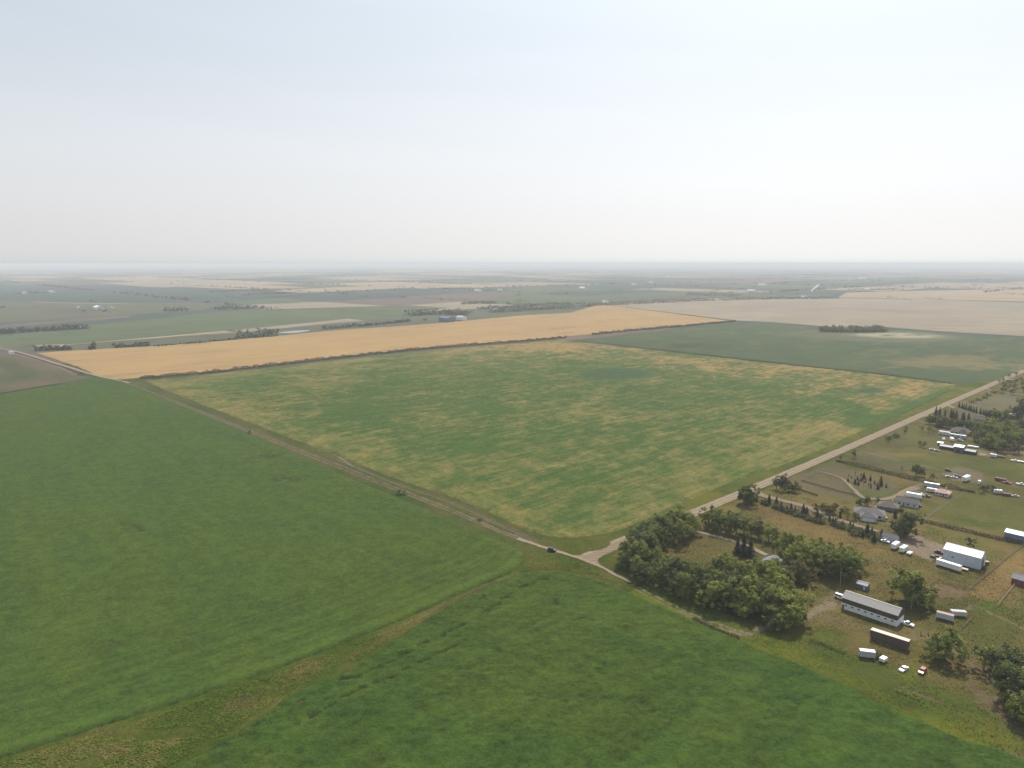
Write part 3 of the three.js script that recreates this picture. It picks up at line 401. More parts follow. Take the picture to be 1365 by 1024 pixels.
{ // grassy headland with the rutted dirt track
  const ruts = strokeSet([
    line([[-513.4,-924.5],[-415.3,-825.2],[-333.2,-738.7],[-228.7,-628.9],[-137.7,-533.9],[-90.2,-483.7],[-61.5,-455.1],[-39.4,-431.7],[-21.8,-413],[-9.1,-397],[7.4,-381],[24,-366.1]], 3.2, [0.115, 0.082, 0.05], 0.8), line([[-515,-927.6],[-334.9,-742.6],[-230.2,-633.2],[-138.7,-538.1],[-90.8,-487.1],[-39.7,-434.5],[-9.1,-398.8],[24,-367.1]], 0.9, [0.22, 0.163, 0.107], 0.8), line([[-510.1,-918.6],[-330.7,-732.9],[-226.7,-623.3],[-136.4,-528.8],[-88.4,-479.4],[-39.2,-429],[-7.7,-394],[22.6,-364.6]], 0.8, [0.23, 0.172, 0.113], 0.75),
    line([[-156.6,-568.2],[-142.4,-553.3],[-116.2,-523.7],[-92.9,-498.8],[-63.4,-469.4],[-40.9,-449.1],[-19.9,-423.5],[3.3,-394.6],[15.9,-379.9]], 2.2, [0.12, 0.085, 0.052], 0.7), line([[-141.9,-551.1],[-92.2,-495.1],[-63,-467],[-40.7,-446.1],[-19.8,-420.9],[3.3,-392.3]], 0.7, [0.225, 0.168, 0.115], 0.7), line([[-162.3,-577.7],[-151.9,-574.1],[-140.5,-557.8],[-123.3,-529.8]], 1.6, [0.24, 0.2, 0.145], 0.7), line([[-19.7,-418.2],[-1.1,-397],[13.8,-379.9]], 2.4, [0.15, 0.12, 0.085], 0.6), line([[-337.8,-758.6],[-293.4,-708.8],[-243.7,-655.6],[-180.6,-586.3]], 1.6, BROWN, 0.5),
  ]);
  const col = (x, z, o) => {
    const [u, w] = toUW(x, z), n = fbm(u * 0.1, w * 0.02 + 4, 4), m = fbm(x * 0.12, z * 0.12, 3), f = vn(x * 0.8, z * 0.8), f2 = vn(x * 2, z * 2), rag = 0.5 * vn(x * 0.35, z * 0.35) + 0.5 * vn(x * 1.1 + 3, z * 1.1), t = smooth(0.36, 0.64, 0.5 * n + 0.5 * m);
    o[0] = lerp(0.052, 0.088, t); o[1] = lerp(0.084, 0.09, t); o[2] = lerp(0.022, 0.034, t); o[0] *= 0.8; o[1] *= 0.77; o[2] *= 0.55; wear(ruts, x, z, o, rag);
    const k = 0.76 + 0.26 * f + 0.24 * (f2 - 0.5) + 0.3 * (n - 0.5); o[0] *= k; o[1] *= k; o[2] *= k;
  };
  sheet('track_verge', -34, 36, -1050, -30, 0.1, 256, 2048, col, 'grassy strip with the rutted dirt track between two crops', 'track');
}
// gravel: stones, damp and worn bands in the direction of travel
const gravelTex = groundTexture(512, 512, (u, v) => [u * 64, v * 10], (s, t, o) => {
  const tr = 0.5 + 0.5 * Math.cos((t - 5) * 1.9 + (vn(s * 0.2, 1) - 0.5) * 1.4), n = fbm(s * 0.5, t * 1.6, 4), f = vn(s * 4, t * 6), k = 0.8 + 0.22 * (tr - 0.5) + 0.3 * (n - 0.5) + 0.2 * (f - 0.5);
  o[0] = 0.26 * k; o[1] = 0.20 * k; o[2] = 0.138 * k;
});
gravelTex.wrapS = gravelTex.wrapT = THREE.RepeatWrapping;
const gravelMap = repeated(gravelTex, 1 / 64, 1 / 10), gravel = earth({ map: gravelMap, roughness: 1, bumpMap: repeated(gritBump, 0.2, 0.2), bumpScale: 0.05 });
const gravelFine = earth({ map: gravelMap, roughness: 1, color: lin(0.85, 0.83, 0.8) });
const gravelPale = earth({ map: gravelMap, roughness: 1, color: lin(1, 1, 1.05) });
structure('gravel_road', ribbon([[38.5,-356.1],[50.4,-368.2],[62.5,-379.9],[102.6,-415.6],[165.3,-472.7],[297.2,-596.4],[426.2,-719.8],[590.8,-876.1],[706.5,-985.2],[867.8,-1133],[1164.3,-1409.1]], 8.6, 0.32, 1, 0.35), gravel, 'straight pale gravel road along the patchy crop field', 'road');
structure('crossroads', ribbon([[3.2,-383.7],[13.6,-374.5],[23.9,-365.8],[31.2,-360.1],[38.7,-354.2],[45,-347.1],[49.5,-339.9],[53.8,-333.3],[58.7,-326.6]], [3.6, 1.6], 0.39, 2, 0.6, 1.5), gravel, 'widened gravel crossing where road and track meet', 'road');
structure('road_apron', flatField(smoothPoly([[32.1,-360.1],[38.5,-359.6],[48.1,-366.1],[60.5,-377.7],[62.9,-374.5],[49.8,-360.1],[45.5,-354.2],[45.8,-347.6],[48.5,-341.2],[43.7,-345.8],[38.4,-351.4]], 3), 0.41), (() => { const m = gravelFine.clone(); m.map = gravelMap; return m; })(), 'flared gravel apron at the crossroads', 'road');
structure('far_road', ribbon([[-1155.9,-1465.9],[-945.5,-1301.6],[-886.5,-1256.4],[-789.3,-1169.8],[-712.8,-1098.4],[-654.1,-1046.4],[-603.8,-998.9],[-540.2,-946],[-501.7,-915.6]], 5.5, 0.35, 3, 0.3), gravelPale, 'pale gravel road running off past the ochre field', 'road');
structure('far_track', ribbon([[-851,-1369.2],[-805.1,-1422.9],[-750.8,-1480.9],[-695.6,-1551.9],[-622.9,-1629.9]], 7, -0.1, 4, 0.5, 20), gravelFine, 'thin straight dirt track beyond the ochre field', 'track');
structure('driveway', ribbon([[103.4,-405.5],[106.1,-398.2],[114,-390],[125.2,-379.9],[131.7,-371.3],[136.9,-360.1]], 3.4, 0.3, 5), gravelPale, 'pale gravel driveway curving into the windbreak', 'driveway');
structure('driveway', ribbon([[166.9,-472.7],[168.7,-461.4],[177.9,-450.6],[190.8,-435.9],[194.8,-420.9],[203.4,-409.2],[209.1,-400.6],[215,-394.6]], [6.5, 4], 0.3, 6), gravelFine, 'gravel driveway beside the row of small spruces', 'driveway');
structure('driveway', ribbon([[230.2,-517.7],[240.3,-502.5],[236.6,-469.4],[235.9,-455.1],[243.3,-452.1],[254.9,-455.1],[271.8,-469.4],[283.7,-477.7]], [1.5, 6], 0.3, 7, 0.6), gravelFine, 'grey gravel driveway leading to the parked trailers', 'driveway');
for (const [a, l] of [[[[482.1,-771.1],[480.3,-754.6]], 'by the row of dark spruces'], [[[425.6,-716.1],[426.3,-705.3]], 'by the long low hedge'], [[[592.7,-876.1],[594,-865.5]], 'by the roadside bushes'], [[[652.6,-939.8],[679.1,-946]], 'at the far trees']]) structure('driveway', ribbon(a, 5, 0.31, 8), gravelPale, 'short pale field entrance off the gravel road ' + l, 'driveway');
structure('driveway', ribbon([[598.1,-855],[604.9,-842.3],[612.5,-825.2]], 3, 0.3, 9), gravelPale, 'thin pale lane across the far grass lot', 'driveway');

// ------------------------------------------------------------ trees and bushes
const leafMat = (r, g, b) => new THREE.MeshPhysicalMaterial({ color: lin(r, g, b), roughness: 0.9, specularIntensity: 0.25, vertexColors: true, side: THREE.DoubleSide, transmission: 0.38, thickness: 0 });
const LEAF = { poplar: leafMat(0.182, 0.21, 0.038), bright: leafMat(0.23, 0.255, 0.042), dark: leafMat(0.12, 0.144, 0.038), olive: leafMat(0.15, 0.143, 0.04), spruce: leafMat(0.042, 0.06, 0.024), yellow: leafMat(0.30, 0.20, 0.02), bush: leafMat(0.056, 0.06, 0.024), greyish: leafMat(0.075, 0.078, 0.04), brown: leafMat(0.13, 0.085, 0.03) };
const bark = earth({ color: lin(0.13, 0.10, 0.075), roughness: 1 }), barkDark = earth({ color: lin(0.06, 0.045, 0.035), roughness: 1 });
class Leaves {                                         // many small bent leaf sprays gathered into one crown
  constructor(seed) { this.r = rng(seed); this.p = []; this.c = []; }
  spray(x, y, z, s, tint, nx = 0, ny = 0, nz = 0, bias = 0) {
    const r = this.r, a = new THREE.Vector3(r() - 0.5 + nx * bias, r() - 0.5 + ny * bias, r() - 0.5 + nz * bias).normalize(), t = new THREE.Vector3(r() - 0.5, r() - 0.5, r() - 0.5).cross(a).normalize(), b = new THREE.Vector3().crossVectors(a, t);
    const l = s * (0.7 + 0.6 * r()), w = s * (0.45 + 0.35 * r()), f = (r() - 0.5) * 0.4 * s;
    const q = [[-l, 0, 0], [0, -w, f], [l, 0, 0], [0, w, f]].map(([i, j, k]) => [x + t.x * i + b.x * j + a.x * k, y + t.y * i + b.y * j + a.y * k, z + t.z * i + b.z * j + a.z * k]);
    for (const i of [0, 1, 2, 0, 2, 3]) this.p.push(...q[i]);
    const k = 0.7 + 0.6 * r(), h = (r() - 0.5) * 0.24; for (let i = 0; i < 6; i++) this.c.push(clamp(k * (1 + h) * tint[0], 0, 2), k * tint[1], clamp(k * (1 - h) * tint[2], 0, 2));
  }
  geometry() { const g = new THREE.BufferGeometry(); g.setAttribute('position', new THREE.Float32BufferAttribute(this.p, 3)); g.setAttribute('color', new THREE.Float32BufferAttribute(this.c, 3)); g.computeVertexNormals(); return g; }
}
function limb(a, b, r0, r1, n = 6) { const d = new THREE.Vector3().subVectors(b, a), g = new THREE.CylinderGeometry(r1, r0, d.length(), n, 1, true); g.translate(0, d.length() / 2, 0); g.applyQuaternion(new THREE.Quaternion().setFromUnitVectors(new THREE.Vector3(0, 1, 0), d.normalize())); g.translate(a.x, a.y, a.z); return g.toNonIndexed(); }
const V = (x, y, z) => new THREE.Vector3(x, y, z);
// broad-leaved tree of unit kind: height h, crown radius R, crown starting at y0; clumps of sprays hang on limbs
function broadleaf(seed, h, R, y0, clumps, per, leaf, spread = 1) {
  const r = rng(seed), L = new Leaves(seed + 1), wood = [], lean = V((r() - 0.5) * h * 0.05, 0, (r() - 0.5) * h * 0.05);
  const fork = V(lean.x, h * 0.34 + y0 * 0.3, lean.z); wood.push(limb(V(0, -0.4, 0), fork, h * 0.024, h * 0.016, 7));
  const nl = 5 + Math.floor(r() * 3), lobes = [];
  for (let i = 0; i < nl; i++) { const a = i / nl * 6.283 + r() * 0.9, e = R * (0.45 + 0.5 * r()), y = y0 + (h - y0) * (0.2 + 0.58 * r()); const tip = V(Math.cos(a) * e * 0.8, y, Math.sin(a) * e * 0.8); wood.push(limb(fork, tip, h * 0.011, h * 0.003, 5)); lobes.push([tip, R * (0.44 + 0.26 * r())]); }
  const apex = V(lean.x * 2 + (r() - 0.5) * R * 0.4, h * 0.97 - R * 0.34, lean.z * 2 + (r() - 0.5) * R * 0.4); wood.push(limb(fork, apex, h * 0.012, h * 0.003, 5)); lobes.push([apex, R * 0.42]); lobes.push([V((r() - 0.5) * R * 0.7, lerp(y0, h, 0.22), (r() - 0.5) * R * 0.7), R * 0.6]); lobes.push([V((r() - 0.5) * R * 0.5, lerp(y0, h, 0.45), (r() - 0.5) * R * 0.5), R * 0.62]);
  for (let k = 0; k < clumps; k++) {
    const [c, lr] = lobes[k % lobes.length], th = r() * 6.283, ph = Math.acos(1 - 1.75 * r()), q = lr * (0.7 + 0.4 * r());
    const n = V(Math.sin(ph) * Math.cos(th), Math.cos(ph), Math.sin(ph) * Math.sin(th)), m = V(c.x + n.x * q * spread, c.y + n.y * q * 0.95, c.z + n.z * q * spread);
    if (m.y < y0 * 0.7) m.y = y0 * 0.7 + r() * 0.8; if (m.y > h) m.y = h - r() * 0.4;
    const cr = R * (0.13 + 0.12 * r()), tint = [0.86 + 0.3 * r(), 0.88 + 0.24 * r(), 0.8 + 0.4 * r()];
    for (let i = 0; i < per; i++) { const d = V(r() - 0.5, (r() - 0.5) * 0.8, r() - 0.5).normalize().multiplyScalar(cr * Math.cbrt(r())); L.spray(m.x + d.x, m.y + d.y, m.z + d.z, leaf, tint, n.x, n.y + 0.5, n.z, 0.55); }
  }
  return { wood: mergeGeometries(wood), crown: L.geometry() };
}
function conifer(seed, h, R, leaf, rings) {
  const r = rng(seed), L = new Leaves(seed + 1);
  for (let k = 0; k < rings; k++) {
    const t = k / rings, y = 0.06 * h + t * h * 0.92, rad = R * Math.pow(1 - t, 0.85) * (0.85 + 0.3 * r()), n = Math.max(4, Math.round(12 * (1 - t) + 3));
    for (let i = 0; i < n; i++) { const a = i / n * 6.283 + r() * 0.5, e = rad * (0.75 + 0.4 * r()); for (let s = 0.25; s <= 1.01; s += 0.25) for (let q = 0; q < 2; q++) L.spray(Math.cos(a) * e * s + (r() - 0.5) * 0.15, y - s * e * 0.32 + (r() - 0.5) * 0.2, Math.sin(a) * e * s + (r() - 0.5) * 0.15, leaf, [0.85 + 0.3 * r(), 0.9 + 0.2 * r(), 0.9 + 0.2 * r()], Math.cos(a) * 0.3, 1, Math.sin(a) * 0.3, 0.9); }
  }
  return { wood: limb(V(0, -0.3, 0), V(0, h * 0.93, 0), h * 0.018 + 0.05, 0.02, 6), crown: L.geometry() };
}
function bushShape(seed, h, R, clumps, per, leaf) {
  const r = rng(seed), L = new Leaves(seed + 1), wood = [];
  for (let i = 0; i < 4; i++) { const a = r() * 6.283; wood.push(limb(V(0, -0.2, 0), V(Math.cos(a) * R * 0.5, h * 0.6, Math.sin(a) * R * 0.5), 0.05, 0.02, 5)); }
  for (let k = 0; k < clumps; k++) { const a = r() * 6.283, e = R * Math.sqrt(r()), y = h * (0.15 + 0.8 * r()) * (1 - 0.45 * (e / R) ** 2), tint = [0.85 + 0.3 * r(), 0.88 + 0.24 * r(), 0.85 + 0.3 * r()]; for (let i = 0; i < per; i++) L.spray(Math.cos(a) * e + (r() - 0.5) * R * 0.45, Math.max(0.05, y + (r() - 0.5) * h * 0.28), Math.sin(a) * e + (r() - 0.5) * R * 0.45, leaf, tint, Math.cos(a) * 0.4, 1, Math.sin(a) * 0.4, 0.5); }
  return { wood: mergeGeometries(wood), crown: L.geometry() };
}
const SHAPE = {
  tall: [0, 1, 2, 3].map(i => broadleaf(100 + i * 7, 12, 3.5, 1.2, 72, 26, 0.34)), round: [0, 1, 2, 3].map(i => broadleaf(200 + i * 7, 10, 4.4, 1.0, 84, 28, 0.36)), small: [0, 1].map(i => broadleaf(300 + i * 7, 6, 2.3, 0.9, 38, 18, 0.27)),
  wispy: [0, 1].map(i => broadleaf(350 + i * 7, 7, 1.7, 1.6, 24, 13, 0.24)), spruce: [0, 1].map(i => conifer(400 + i * 7, 8, 2.1, 0.28, 17)), slim: [0, 1].map(i => conifer(430 + i * 7, 4.6, 0.95, 0.22, 11)), bush: [0, 1, 2].map(i => bushShape(460 + i * 7, 2, 1.6, 22, 12, 0.24)),
  dense: [0, 1].map(i => broadleaf(600 + i * 7, 10, 4.8, 0.5, 150, 34, 0.38)),
  low: [0, 1, 2].map(i => broadleaf(520 + i * 7, 9, 4.2, 1.0, 20, 10, 0.8)),
};
const treeR = rng(99);
function tree(shape, mat, p, h, wide, name, label, category, group, y = 0) {
  const set = SHAPE[shape], k = set[Math.floor(treeR() * set.length)], base = { tall: 12, round: 10, small: 6, wispy: 7, spruce: 8, slim: 4.6, bush: 2, low: 9, dense: 10 }[shape], s = h / base;
  const g = new THREE.Group(); g.position.set(p[0], y, p[1]); g.rotation.y = treeR() * 6.283; g.scale.set(s * wide, s, s * wide);
  mesh(shape === 'bush' ? 'stem' : 'trunk', k.wood, shape === 'spruce' || shape === 'slim' ? barkDark : bark, g); mesh(shape === 'bush' ? 'foliage' : 'crown', k.crown, LEAF[mat], g);
  label = label.replace('TONE', { poplar: 'mid green', bright: 'bright green', dark: 'dark green', olive: 'olive', greyish: 'greyish', bush: 'dull green', brown: 'brownish', spruce: 'blackish green', yellow: 'yellow' }[mat]).replace('FORM', { tall: 'upright', round: 'broad', slim: 'slim', wispy: 'thin', small: 'small', low: 'broad', dense: 'dense', spruce: 'conical', bush: 'low' }[shape]);
  top(g, name); return tag(g, label, category, group);
}
const jit = (p, d) => [p[0] + (treeR() - 0.5) * d, p[1] + (treeR() - 0.5) * d];
const along = (P, n) => { const c = new THREE.CatmullRomCurve3(P.map(p => V(p[0], 0, p[1])), false, 'centripetal'); return c.getSpacedPoints(n - 1).map(v => [v.x, v.z]); };
const pick = a => a[Math.floor(treeR() * a.length)];

// windbreak along the wheel track: three ranks of poplars
for (const [rank, line_, n, h0, h1] of [['outer', [[56.5,-345.8],[63.2,-335],[71.9,-322.5],[81.6,-311.5],[92.3,-302],[103.1,-295],[112.7,-288.9]], 15, 9, 12.5], ['middle', [[60.8,-353.3],[69.2,-343],[77.9,-333.3],[86.6,-323.3],[96.5,-313.1],[106.3,-304.9],[117,-296.3]], 14, 10.5, 13.5], ['inner', [[100.3,-326.6],[105.7,-320.1],[112.7,-313.8],[119.1,-307.1],[122.6,-300.5]], 5, 12, 14.5]])
  along(line_, n).forEach((p, i) => tree(pick(['tall', 'tall', 'round']), pick(['poplar', 'poplar', 'dark', 'bright']), jit(p, 3), 1.12 * lerp(h0, h1, i / n) * (0.9 + 0.2 * treeR()), 0.95 + 0.3 * treeR(), 'poplar_tree', nth(i) + ' poplar from the crossroads in the ' + rank + ' rank of the windbreak', 'tree', 'windbreak poplars beside the wheel track'));
for (const [p, h] of [[[119,-285.7], 13], [[118.3,-290.9], 14], [[124.2,-292.3], 12.5], [[113.5,-283.1], 9]]) tree('dense', pick(['poplar', 'bright']), p, h, 1.05, 'poplar_tree', 'TONE broad poplar at the yard end of the windbreak', 'tree', 'broad poplars ending the windbreak');
for (const [p, h, m] of [[[104.6,-335], 11, 'bright'], [[109.6,-331.6], 12, 'bright'], [[113.2,-326.6], 11, 'poplar'], [[119.6,-325.8], 14, 'bright'], [[124,-321.7], 15, 'bright'], [[127.5,-315.4], 13, 'poplar'], [[130,-329.1], 12, 'poplar'], [[125.1,-333.3], 9, 'bright'], [[110.3,-343.9], 9, 'bright']]) tree('tall', m, p, h, 1.2, 'poplar_tree', 'light green poplar on the house side of the windbreak', 'tree', 'light green poplars facing the house');
// grove between the crossroads and the driveway mouth
for (const [p, h] of [[[65,-374.5], 9], [[67.9,-367.1], 10], [[74.4,-379.9], 10], [[72.7,-362.1], 11], [[79.2,-372.3], 11], [[84,-369.2], 11], [[89.2,-379.9], 11], [[93.4,-377.7], 12], [[98.8,-384.3], 11.5], [[85.1,-388.8], 10], [[93.8,-394.6], 11], [[100.5,-397], 12], [[80.1,-385.4], 9], [[64.5,-359.1], 9], [[103,-391.1], 10]]) tree(pick(['tall', 'round']), pick(['poplar', 'dark', 'poplar', 'olive']), jit(p, 2), h * 1.2, 0.98 + 0.25 * treeR(), 'poplar_tree', 'TONE FORM poplar in the grove between crossroads and driveway mouth', 'tree', 'grove poplars by the crossroads');
// belt on the far side of the driveway, running back to the house
for (const [p, h] of [[[115.9,-401.8], 10], [[119.4,-398.2], 11], [[122.8,-394.6], 11], [[126.1,-391.1], 10], [[129.7,-388.8], 11], [[135.2,-392.3], 9], [[124.1,-405.5], 9], [[130.3,-400.6], 9], [[137.6,-386.5], 9.5], [[141.6,-384.3], 9], [[144.7,-379.9], 9], [[121,-410.5], 9], [[147.8,-376.6], 8], [[143.8,-394.6], 7]]) tree('tall', pick(['poplar', 'bright', 'dark', 'poplar']), jit(p, 2), h * 1.2, 1.05 + 0.2 * treeR(), 'poplar_tree', 'TONE poplar in the belt on the far side of the driveway', 'tree', 'poplars along the far side of the driveway');
for (const [p, h] of [[[148.8,-366.1], 10], [[151,-361.1], 11.5], [[154.2,-357.1], 12], [[158.2,-355.2], 11], [[161.4,-351.4], 12], [[163.6,-345.8], 12.5], [[166.7,-342.1], 13], [[169.6,-338.5], 13], [[148,-349.5], 11], [[152.4,-345.8], 11], [[155.1,-340.3], 12], [[161.2,-333.3], 13.5], [[164.1,-329.9], 14], [[170.2,-333.3], 12], [[159.7,-336.8], 12], [[175.8,-340.3], 10]]) tree(pick(['tall', 'round']), pick(['poplar', 'bright', 'bright', 'poplar']), jit(p, 2.5), h * 1.12, 1.0 + 0.2 * treeR(), 'poplar_tree', 'TONE FORM poplar in the thick belt behind the hidden house', 'tree', 'poplars behind the hidden house');
for (const [p, h] of [[[141.7,-331.6], 11], [[143.4,-326.6], 10], [[136.1,-326.6], 9]]) tree('round', 'olive', p, h, 0.95, 'poplar_tree', 'dull olive tree between the hidden house and the yard', 'tree', 'olive trees by the hidden house');
for (const [p, h] of [[[124.4,-360.1], 13], [[127.4,-358.1], 12], [[122.1,-363.1], 10]]) tree('spruce', 'spruce', p, h, 0.95, 'spruce_tree', 'tall dark spruce at the end of the driveway', 'tree', 'tall dark spruces at the driveway end');
tree('dense', 'dark', [154.5,-444.6], 12.5, 0.95, 'roadside_tree', 'solid round dark tree beside the gravel road', 'tree');
for (const [p, h, s] of [[[184.1,-474.3], 10, 'tall'], [[187.1,-471], 11, 'tall'], [[191.1,-469.4], 8, 'round'], [[194.6,-467.8], 7.5, 'round'], [[192.4,-481.1], 9, 'tall']]) tree(s, pick(['dark', 'greyish']), p, h, 0.95, 'roadside_tree', 'tree in the thin clump by the road and dark board fence', 'tree', 'thin roadside clump');
tree('tall', 'dark', [275.5,-553.3], 7.5, 0.9, 'roadside_tree', 'lone slender tree beside the gravel road', 'tree');
tree('small', 'dark', [261.6,-546.7], 4.2, 0.8, 'roadside_tree', 'small dark tree at the corner of the dark hedge', 'tree');
// young spruces and shrubs along the gravel driveway
along([[163.4,-449.1],[170.2,-443.1],[178,-431.7],[185.5,-420.9],[193.7,-413],[200.5,-403],[206.9,-393.4],[212.6,-386.5]], 22).forEach((p, i) => tree(i % 3 ? 'slim' : 'spruce', pick(['spruce', 'dark', 'spruce']), jit(p, 4.2), 2.8 + 4 * treeR() + (i > 15 ? 1.2 : 0), 0.9 + 0.4 * treeR(), 'young_spruce', nth(i) + ' young spruce from the road in the row along the driveway', 'tree', 'young spruces along the driveway'));
along([[163.9,-444.6],[174,-427.6],[184.5,-413],[195.4,-401.8],[207.3,-385.4]], 26).forEach((p, i) => tree('bush', pick(['bush', 'dark', 'greyish']), jit(p, 3), 1.5 + 1.9 * treeR(), 1.2, 'low_bush', nth(i) + ' low bush from the road under the young spruces', 'bush', 'low bushes under the young spruces'));
for (const [p, h, s, m] of [[[192,-427.6], 6, 'small', 'greyish'], [[194.7,-424.9], 7, 'small', 'dark'], [[198.3,-423.5], 6.5, 'round', 'dark'], [[202.8,-426.2], 7, 'tall', 'dark'], [[202.9,-418.2], 5, 'spruce', 'spruce'], [[206.3,-415.6], 5, 'small', 'bright'], [[210.3,-414.3], 5.5, 'small', 'bright'], [[210.7,-429], 4, 'bush', 'olive'], [[223.8,-437.4], 5.5, 'round', 'dark'], [[230.5,-440.2], 6, 'round', 'dark'], [[216.5,-415.6], 5.5, 'wispy', 'bright'], [[196,-408], 5, 'wispy', 'brown'], [[204.3,-405.5], 5, 'wispy', 'yellow'], [[240.6,-431.7], 5, 'spruce', 'spruce'], [[236.8,-418.2], 6, 'spruce', 'spruce'], [[238.8,-443.1], 4.5, 'small', 'dark'], [[240,-418.2], 8, 'tall', 'dark'], [[204.5,-379.9], 6.5, 'spruce', 'spruce'], [[209,-382.1], 4, 'wispy', 'olive'], [[201.4,-386.5], 4.5, 'spruce', 'spruce'], [[198.6,-388.8], 4, 'bush', 'olive']]) tree(s, m, p, h, 1, 'garden_tree', { bush: 'rounded garden shrub near the grey roofed house', wispy: 'thin open garden tree near the grey roofed house', spruce: 'small garden spruce near the grey roofed house', small: 'small leafy garden tree near the grey roofed house', round: 'round bushy garden tree near the grey roofed house', tall: 'upright garden tree near the grey roofed house' }[s], 'tree', s + ' garden planting round the grey house');
tree('dense', 'dark', [226.8,-388.8], 14, 1.0, 'yard_tree', 'big dark tree beside the gravelled yard with parked campers', 'tree');
tree('small', 'greyish', [252.2,-370.2], 6.5, 1.0, 'yard_tree', 'sparse greyish tree behind the white metal shop', 'tree');
tree('dense', 'poplar', [184.4,-305.6], 16.5, 1.1, 'yard_tree', 'big round tree behind the long grey roofed barn', 'tree');
tree('round', 'poplar', [171.4,-258.5], 14, 1.0, 'yard_tree', 'open tree with yellowing leaves near the old trailers', 'tree'); tree('small', 'yellow', [170.1,-262.9], 9, 0.85, 'yard_tree', 'small tree with bright yellow leaves', 'tree'); tree('wispy', 'yellow', [178.9,-260.7], 5, 1, 'yard_tree', 'thin yellowish sapling between two yard trees', 'tree');
tree('small', 'poplar', [182.3,-251.7], 11, 1.1, 'yard_tree', 'slender tree on a bare trunk at the yard edge', 'tree');
for (const [p, h] of [[[187.3,-249.1], 11], [[188,-245.2], 12], [[179.3,-230.4], 13], [[181.5,-227.3], 14], [[174.9,-220.3], 11], [[190,-236.2], 14]]) tree('dense', pick(['poplar', 'dark']), p, h, 0.95, 'yard_tree', 'TONE leafy tree in the clump at the end of the yard', 'tree', 'clump of trees at the yard end');
// nursery rows, hedges and farther groves
[[[244.9,-500.6],[249.8,-496.9],[254.4,-489.8],[259,-482.8],[260.7,-476]], [[239.6,-491.6],[244.7,-486.3],[250.1,-481.1],[254.9,-472.7]], [[252,-506.2],[257,-500.6],[262.3,-491.6],[264.4,-481.1]]].forEach((L2, k) => along(L2, 17).forEach(p => { if (treeR() < 0.22) return; tree(pick(['slim', 'wispy', 'slim']), pick(['greyish', 'brown', 'dark', 'bush']), jit(p, 4.5), 2.6 + 2.8 * treeR(), 0.8 + 0.3 * treeR(), 'nursery_tree', 'TONE FORM sapling in the planted nursery block', 'tree', 'nursery block saplings'); }));
along([[487.7,-758.6],[488.2,-746.5],[487.9,-731],[490,-719.8],[490.5,-708.8]], 13).forEach((p, i) => tree('slim', 'spruce', jit(p, 1.5), 6 + 1.6 * treeR(), 1, 'spruce_tree', nth(i) + ' slim dark spruce from the road in the row beyond the mown lot', 'tree', 'spruce row beyond the mown lot'));
along([[440.2,-719.8],[443.6,-712.4],[446.9,-705.3],[449.5,-694.8],[452,-684.6]], 9).forEach((p, i) => tree('spruce', 'spruce', jit(p, 4), 7.5 + 3 * treeR(), 0.95, 'spruce_tree', nth(i) + ' spruce from the road in the row above the leafy shelter belt', 'tree', 'spruces above the shelter belt'));
along([[408.4,-674.6],[410.8,-665],[415.6,-658.7],[420.4,-652.5],[426.9,-649.5],[430.6,-646.5]], 16).forEach((p, i) => tree('round', pick(['dark', 'olive', 'poplar']), jit(p, 6), 8.5 + 2 * treeR(), 1, 'shelter_tree', nth(i) + ' leafy tree from the road in the shelter belt behind the far house', 'tree', 'shelter belt behind the far house'));
for (const [p, h, m] of [[[409.7,-609.6], 10, 'dark'], [[408.1,-599], 10, 'olive'], [[406.6,-588.8], 10, 'bright'], [[408.4,-583.8], 9, 'poplar'], [[420.9,-593.9], 10, 'bright'], [[419.8,-583.8], 10, 'dark'], [[435.5,-599], 10, 'bright'], [[433.5,-588.8], 10, 'poplar'], [[449.7,-604.2], 10, 'bright'], [[444.6,-631.8], 9, 'bright'], [[458.9,-637.6], 9, 'poplar'], [[476.3,-649.5], 9, 'dark'], [[436,-637.6], 9, 'poplar'], [[455,-655.6], 8, 'bright'], [[435.4,-578.9], 9, 'bright'], [[438.6,-615], 9, 'poplar'], [[472.7,-637.6], 9, 'dark'], [[426.7,-631.8], 10, 'dark'], [[425.9,-615], 11, 'poplar'], [[426.4,-606.9], 10, 'bright'], [[447.2,-617.7], 10, 'bright'], [[457.1,-623.3], 9, 'olive'], [[416.1,-569.3], 8, 'olive'], [[420.5,-615], 10, 'dark'], [[407.1,-571.7], 9, 'poplar']]) tree('round', m, jit(p, 3), h * (1.1 + 0.3 * treeR()), 1.05, 'grove_tree', 'TONE broad tree in the leafy grove right of the far house', 'tree', 'leafy grove right of the far house');
for (const p of [[481.1,-694.8], [484,-687.9], [500.9,-701.7], [513.5,-708.8], [528.9,-719.8], [479.4,-674.6], [496.4,-681.2], [517.2,-694.8], [558.9,-758.6], [547.5,-734.8]]) tree('round', pick(['dark', 'poplar', 'greyish', 'bright']), jit(p, 4), 9.5 + 3 * treeR(), 1.05, 'grove_tree', 'TONE tree in the farther grove beyond the spruce row', 'tree', 'farther grove beyond the spruce row');
for (const p of [[620.9,-881.6], [640,-898.3], [655.8,-909.8], [672,-921.6], [688.5,-933.6], [610,-860.2], [626.6,-870.8], [645.5,-881.6], [663,-892.7], [593.9,-844.8], [599.7,-834.9], [623,-849.9], [637.7,-855]]) tree('low', 'dark', p, 7.5, 1.15, 'grove_tree', 'dark tree in the dense wood at the far end of the road', 'tree', 'dense wood at the far end of the road');
for (const p of [[651.3,-927.6], [638.3,-915.6], [680.8,-958.7], [704.9,-978.4]]) tree('small', 'dark', p, 6, 1, 'roadside_tree', 'dark bush standing at the far end of the gravel road', 'tree', 'bushes at the far end of the road');
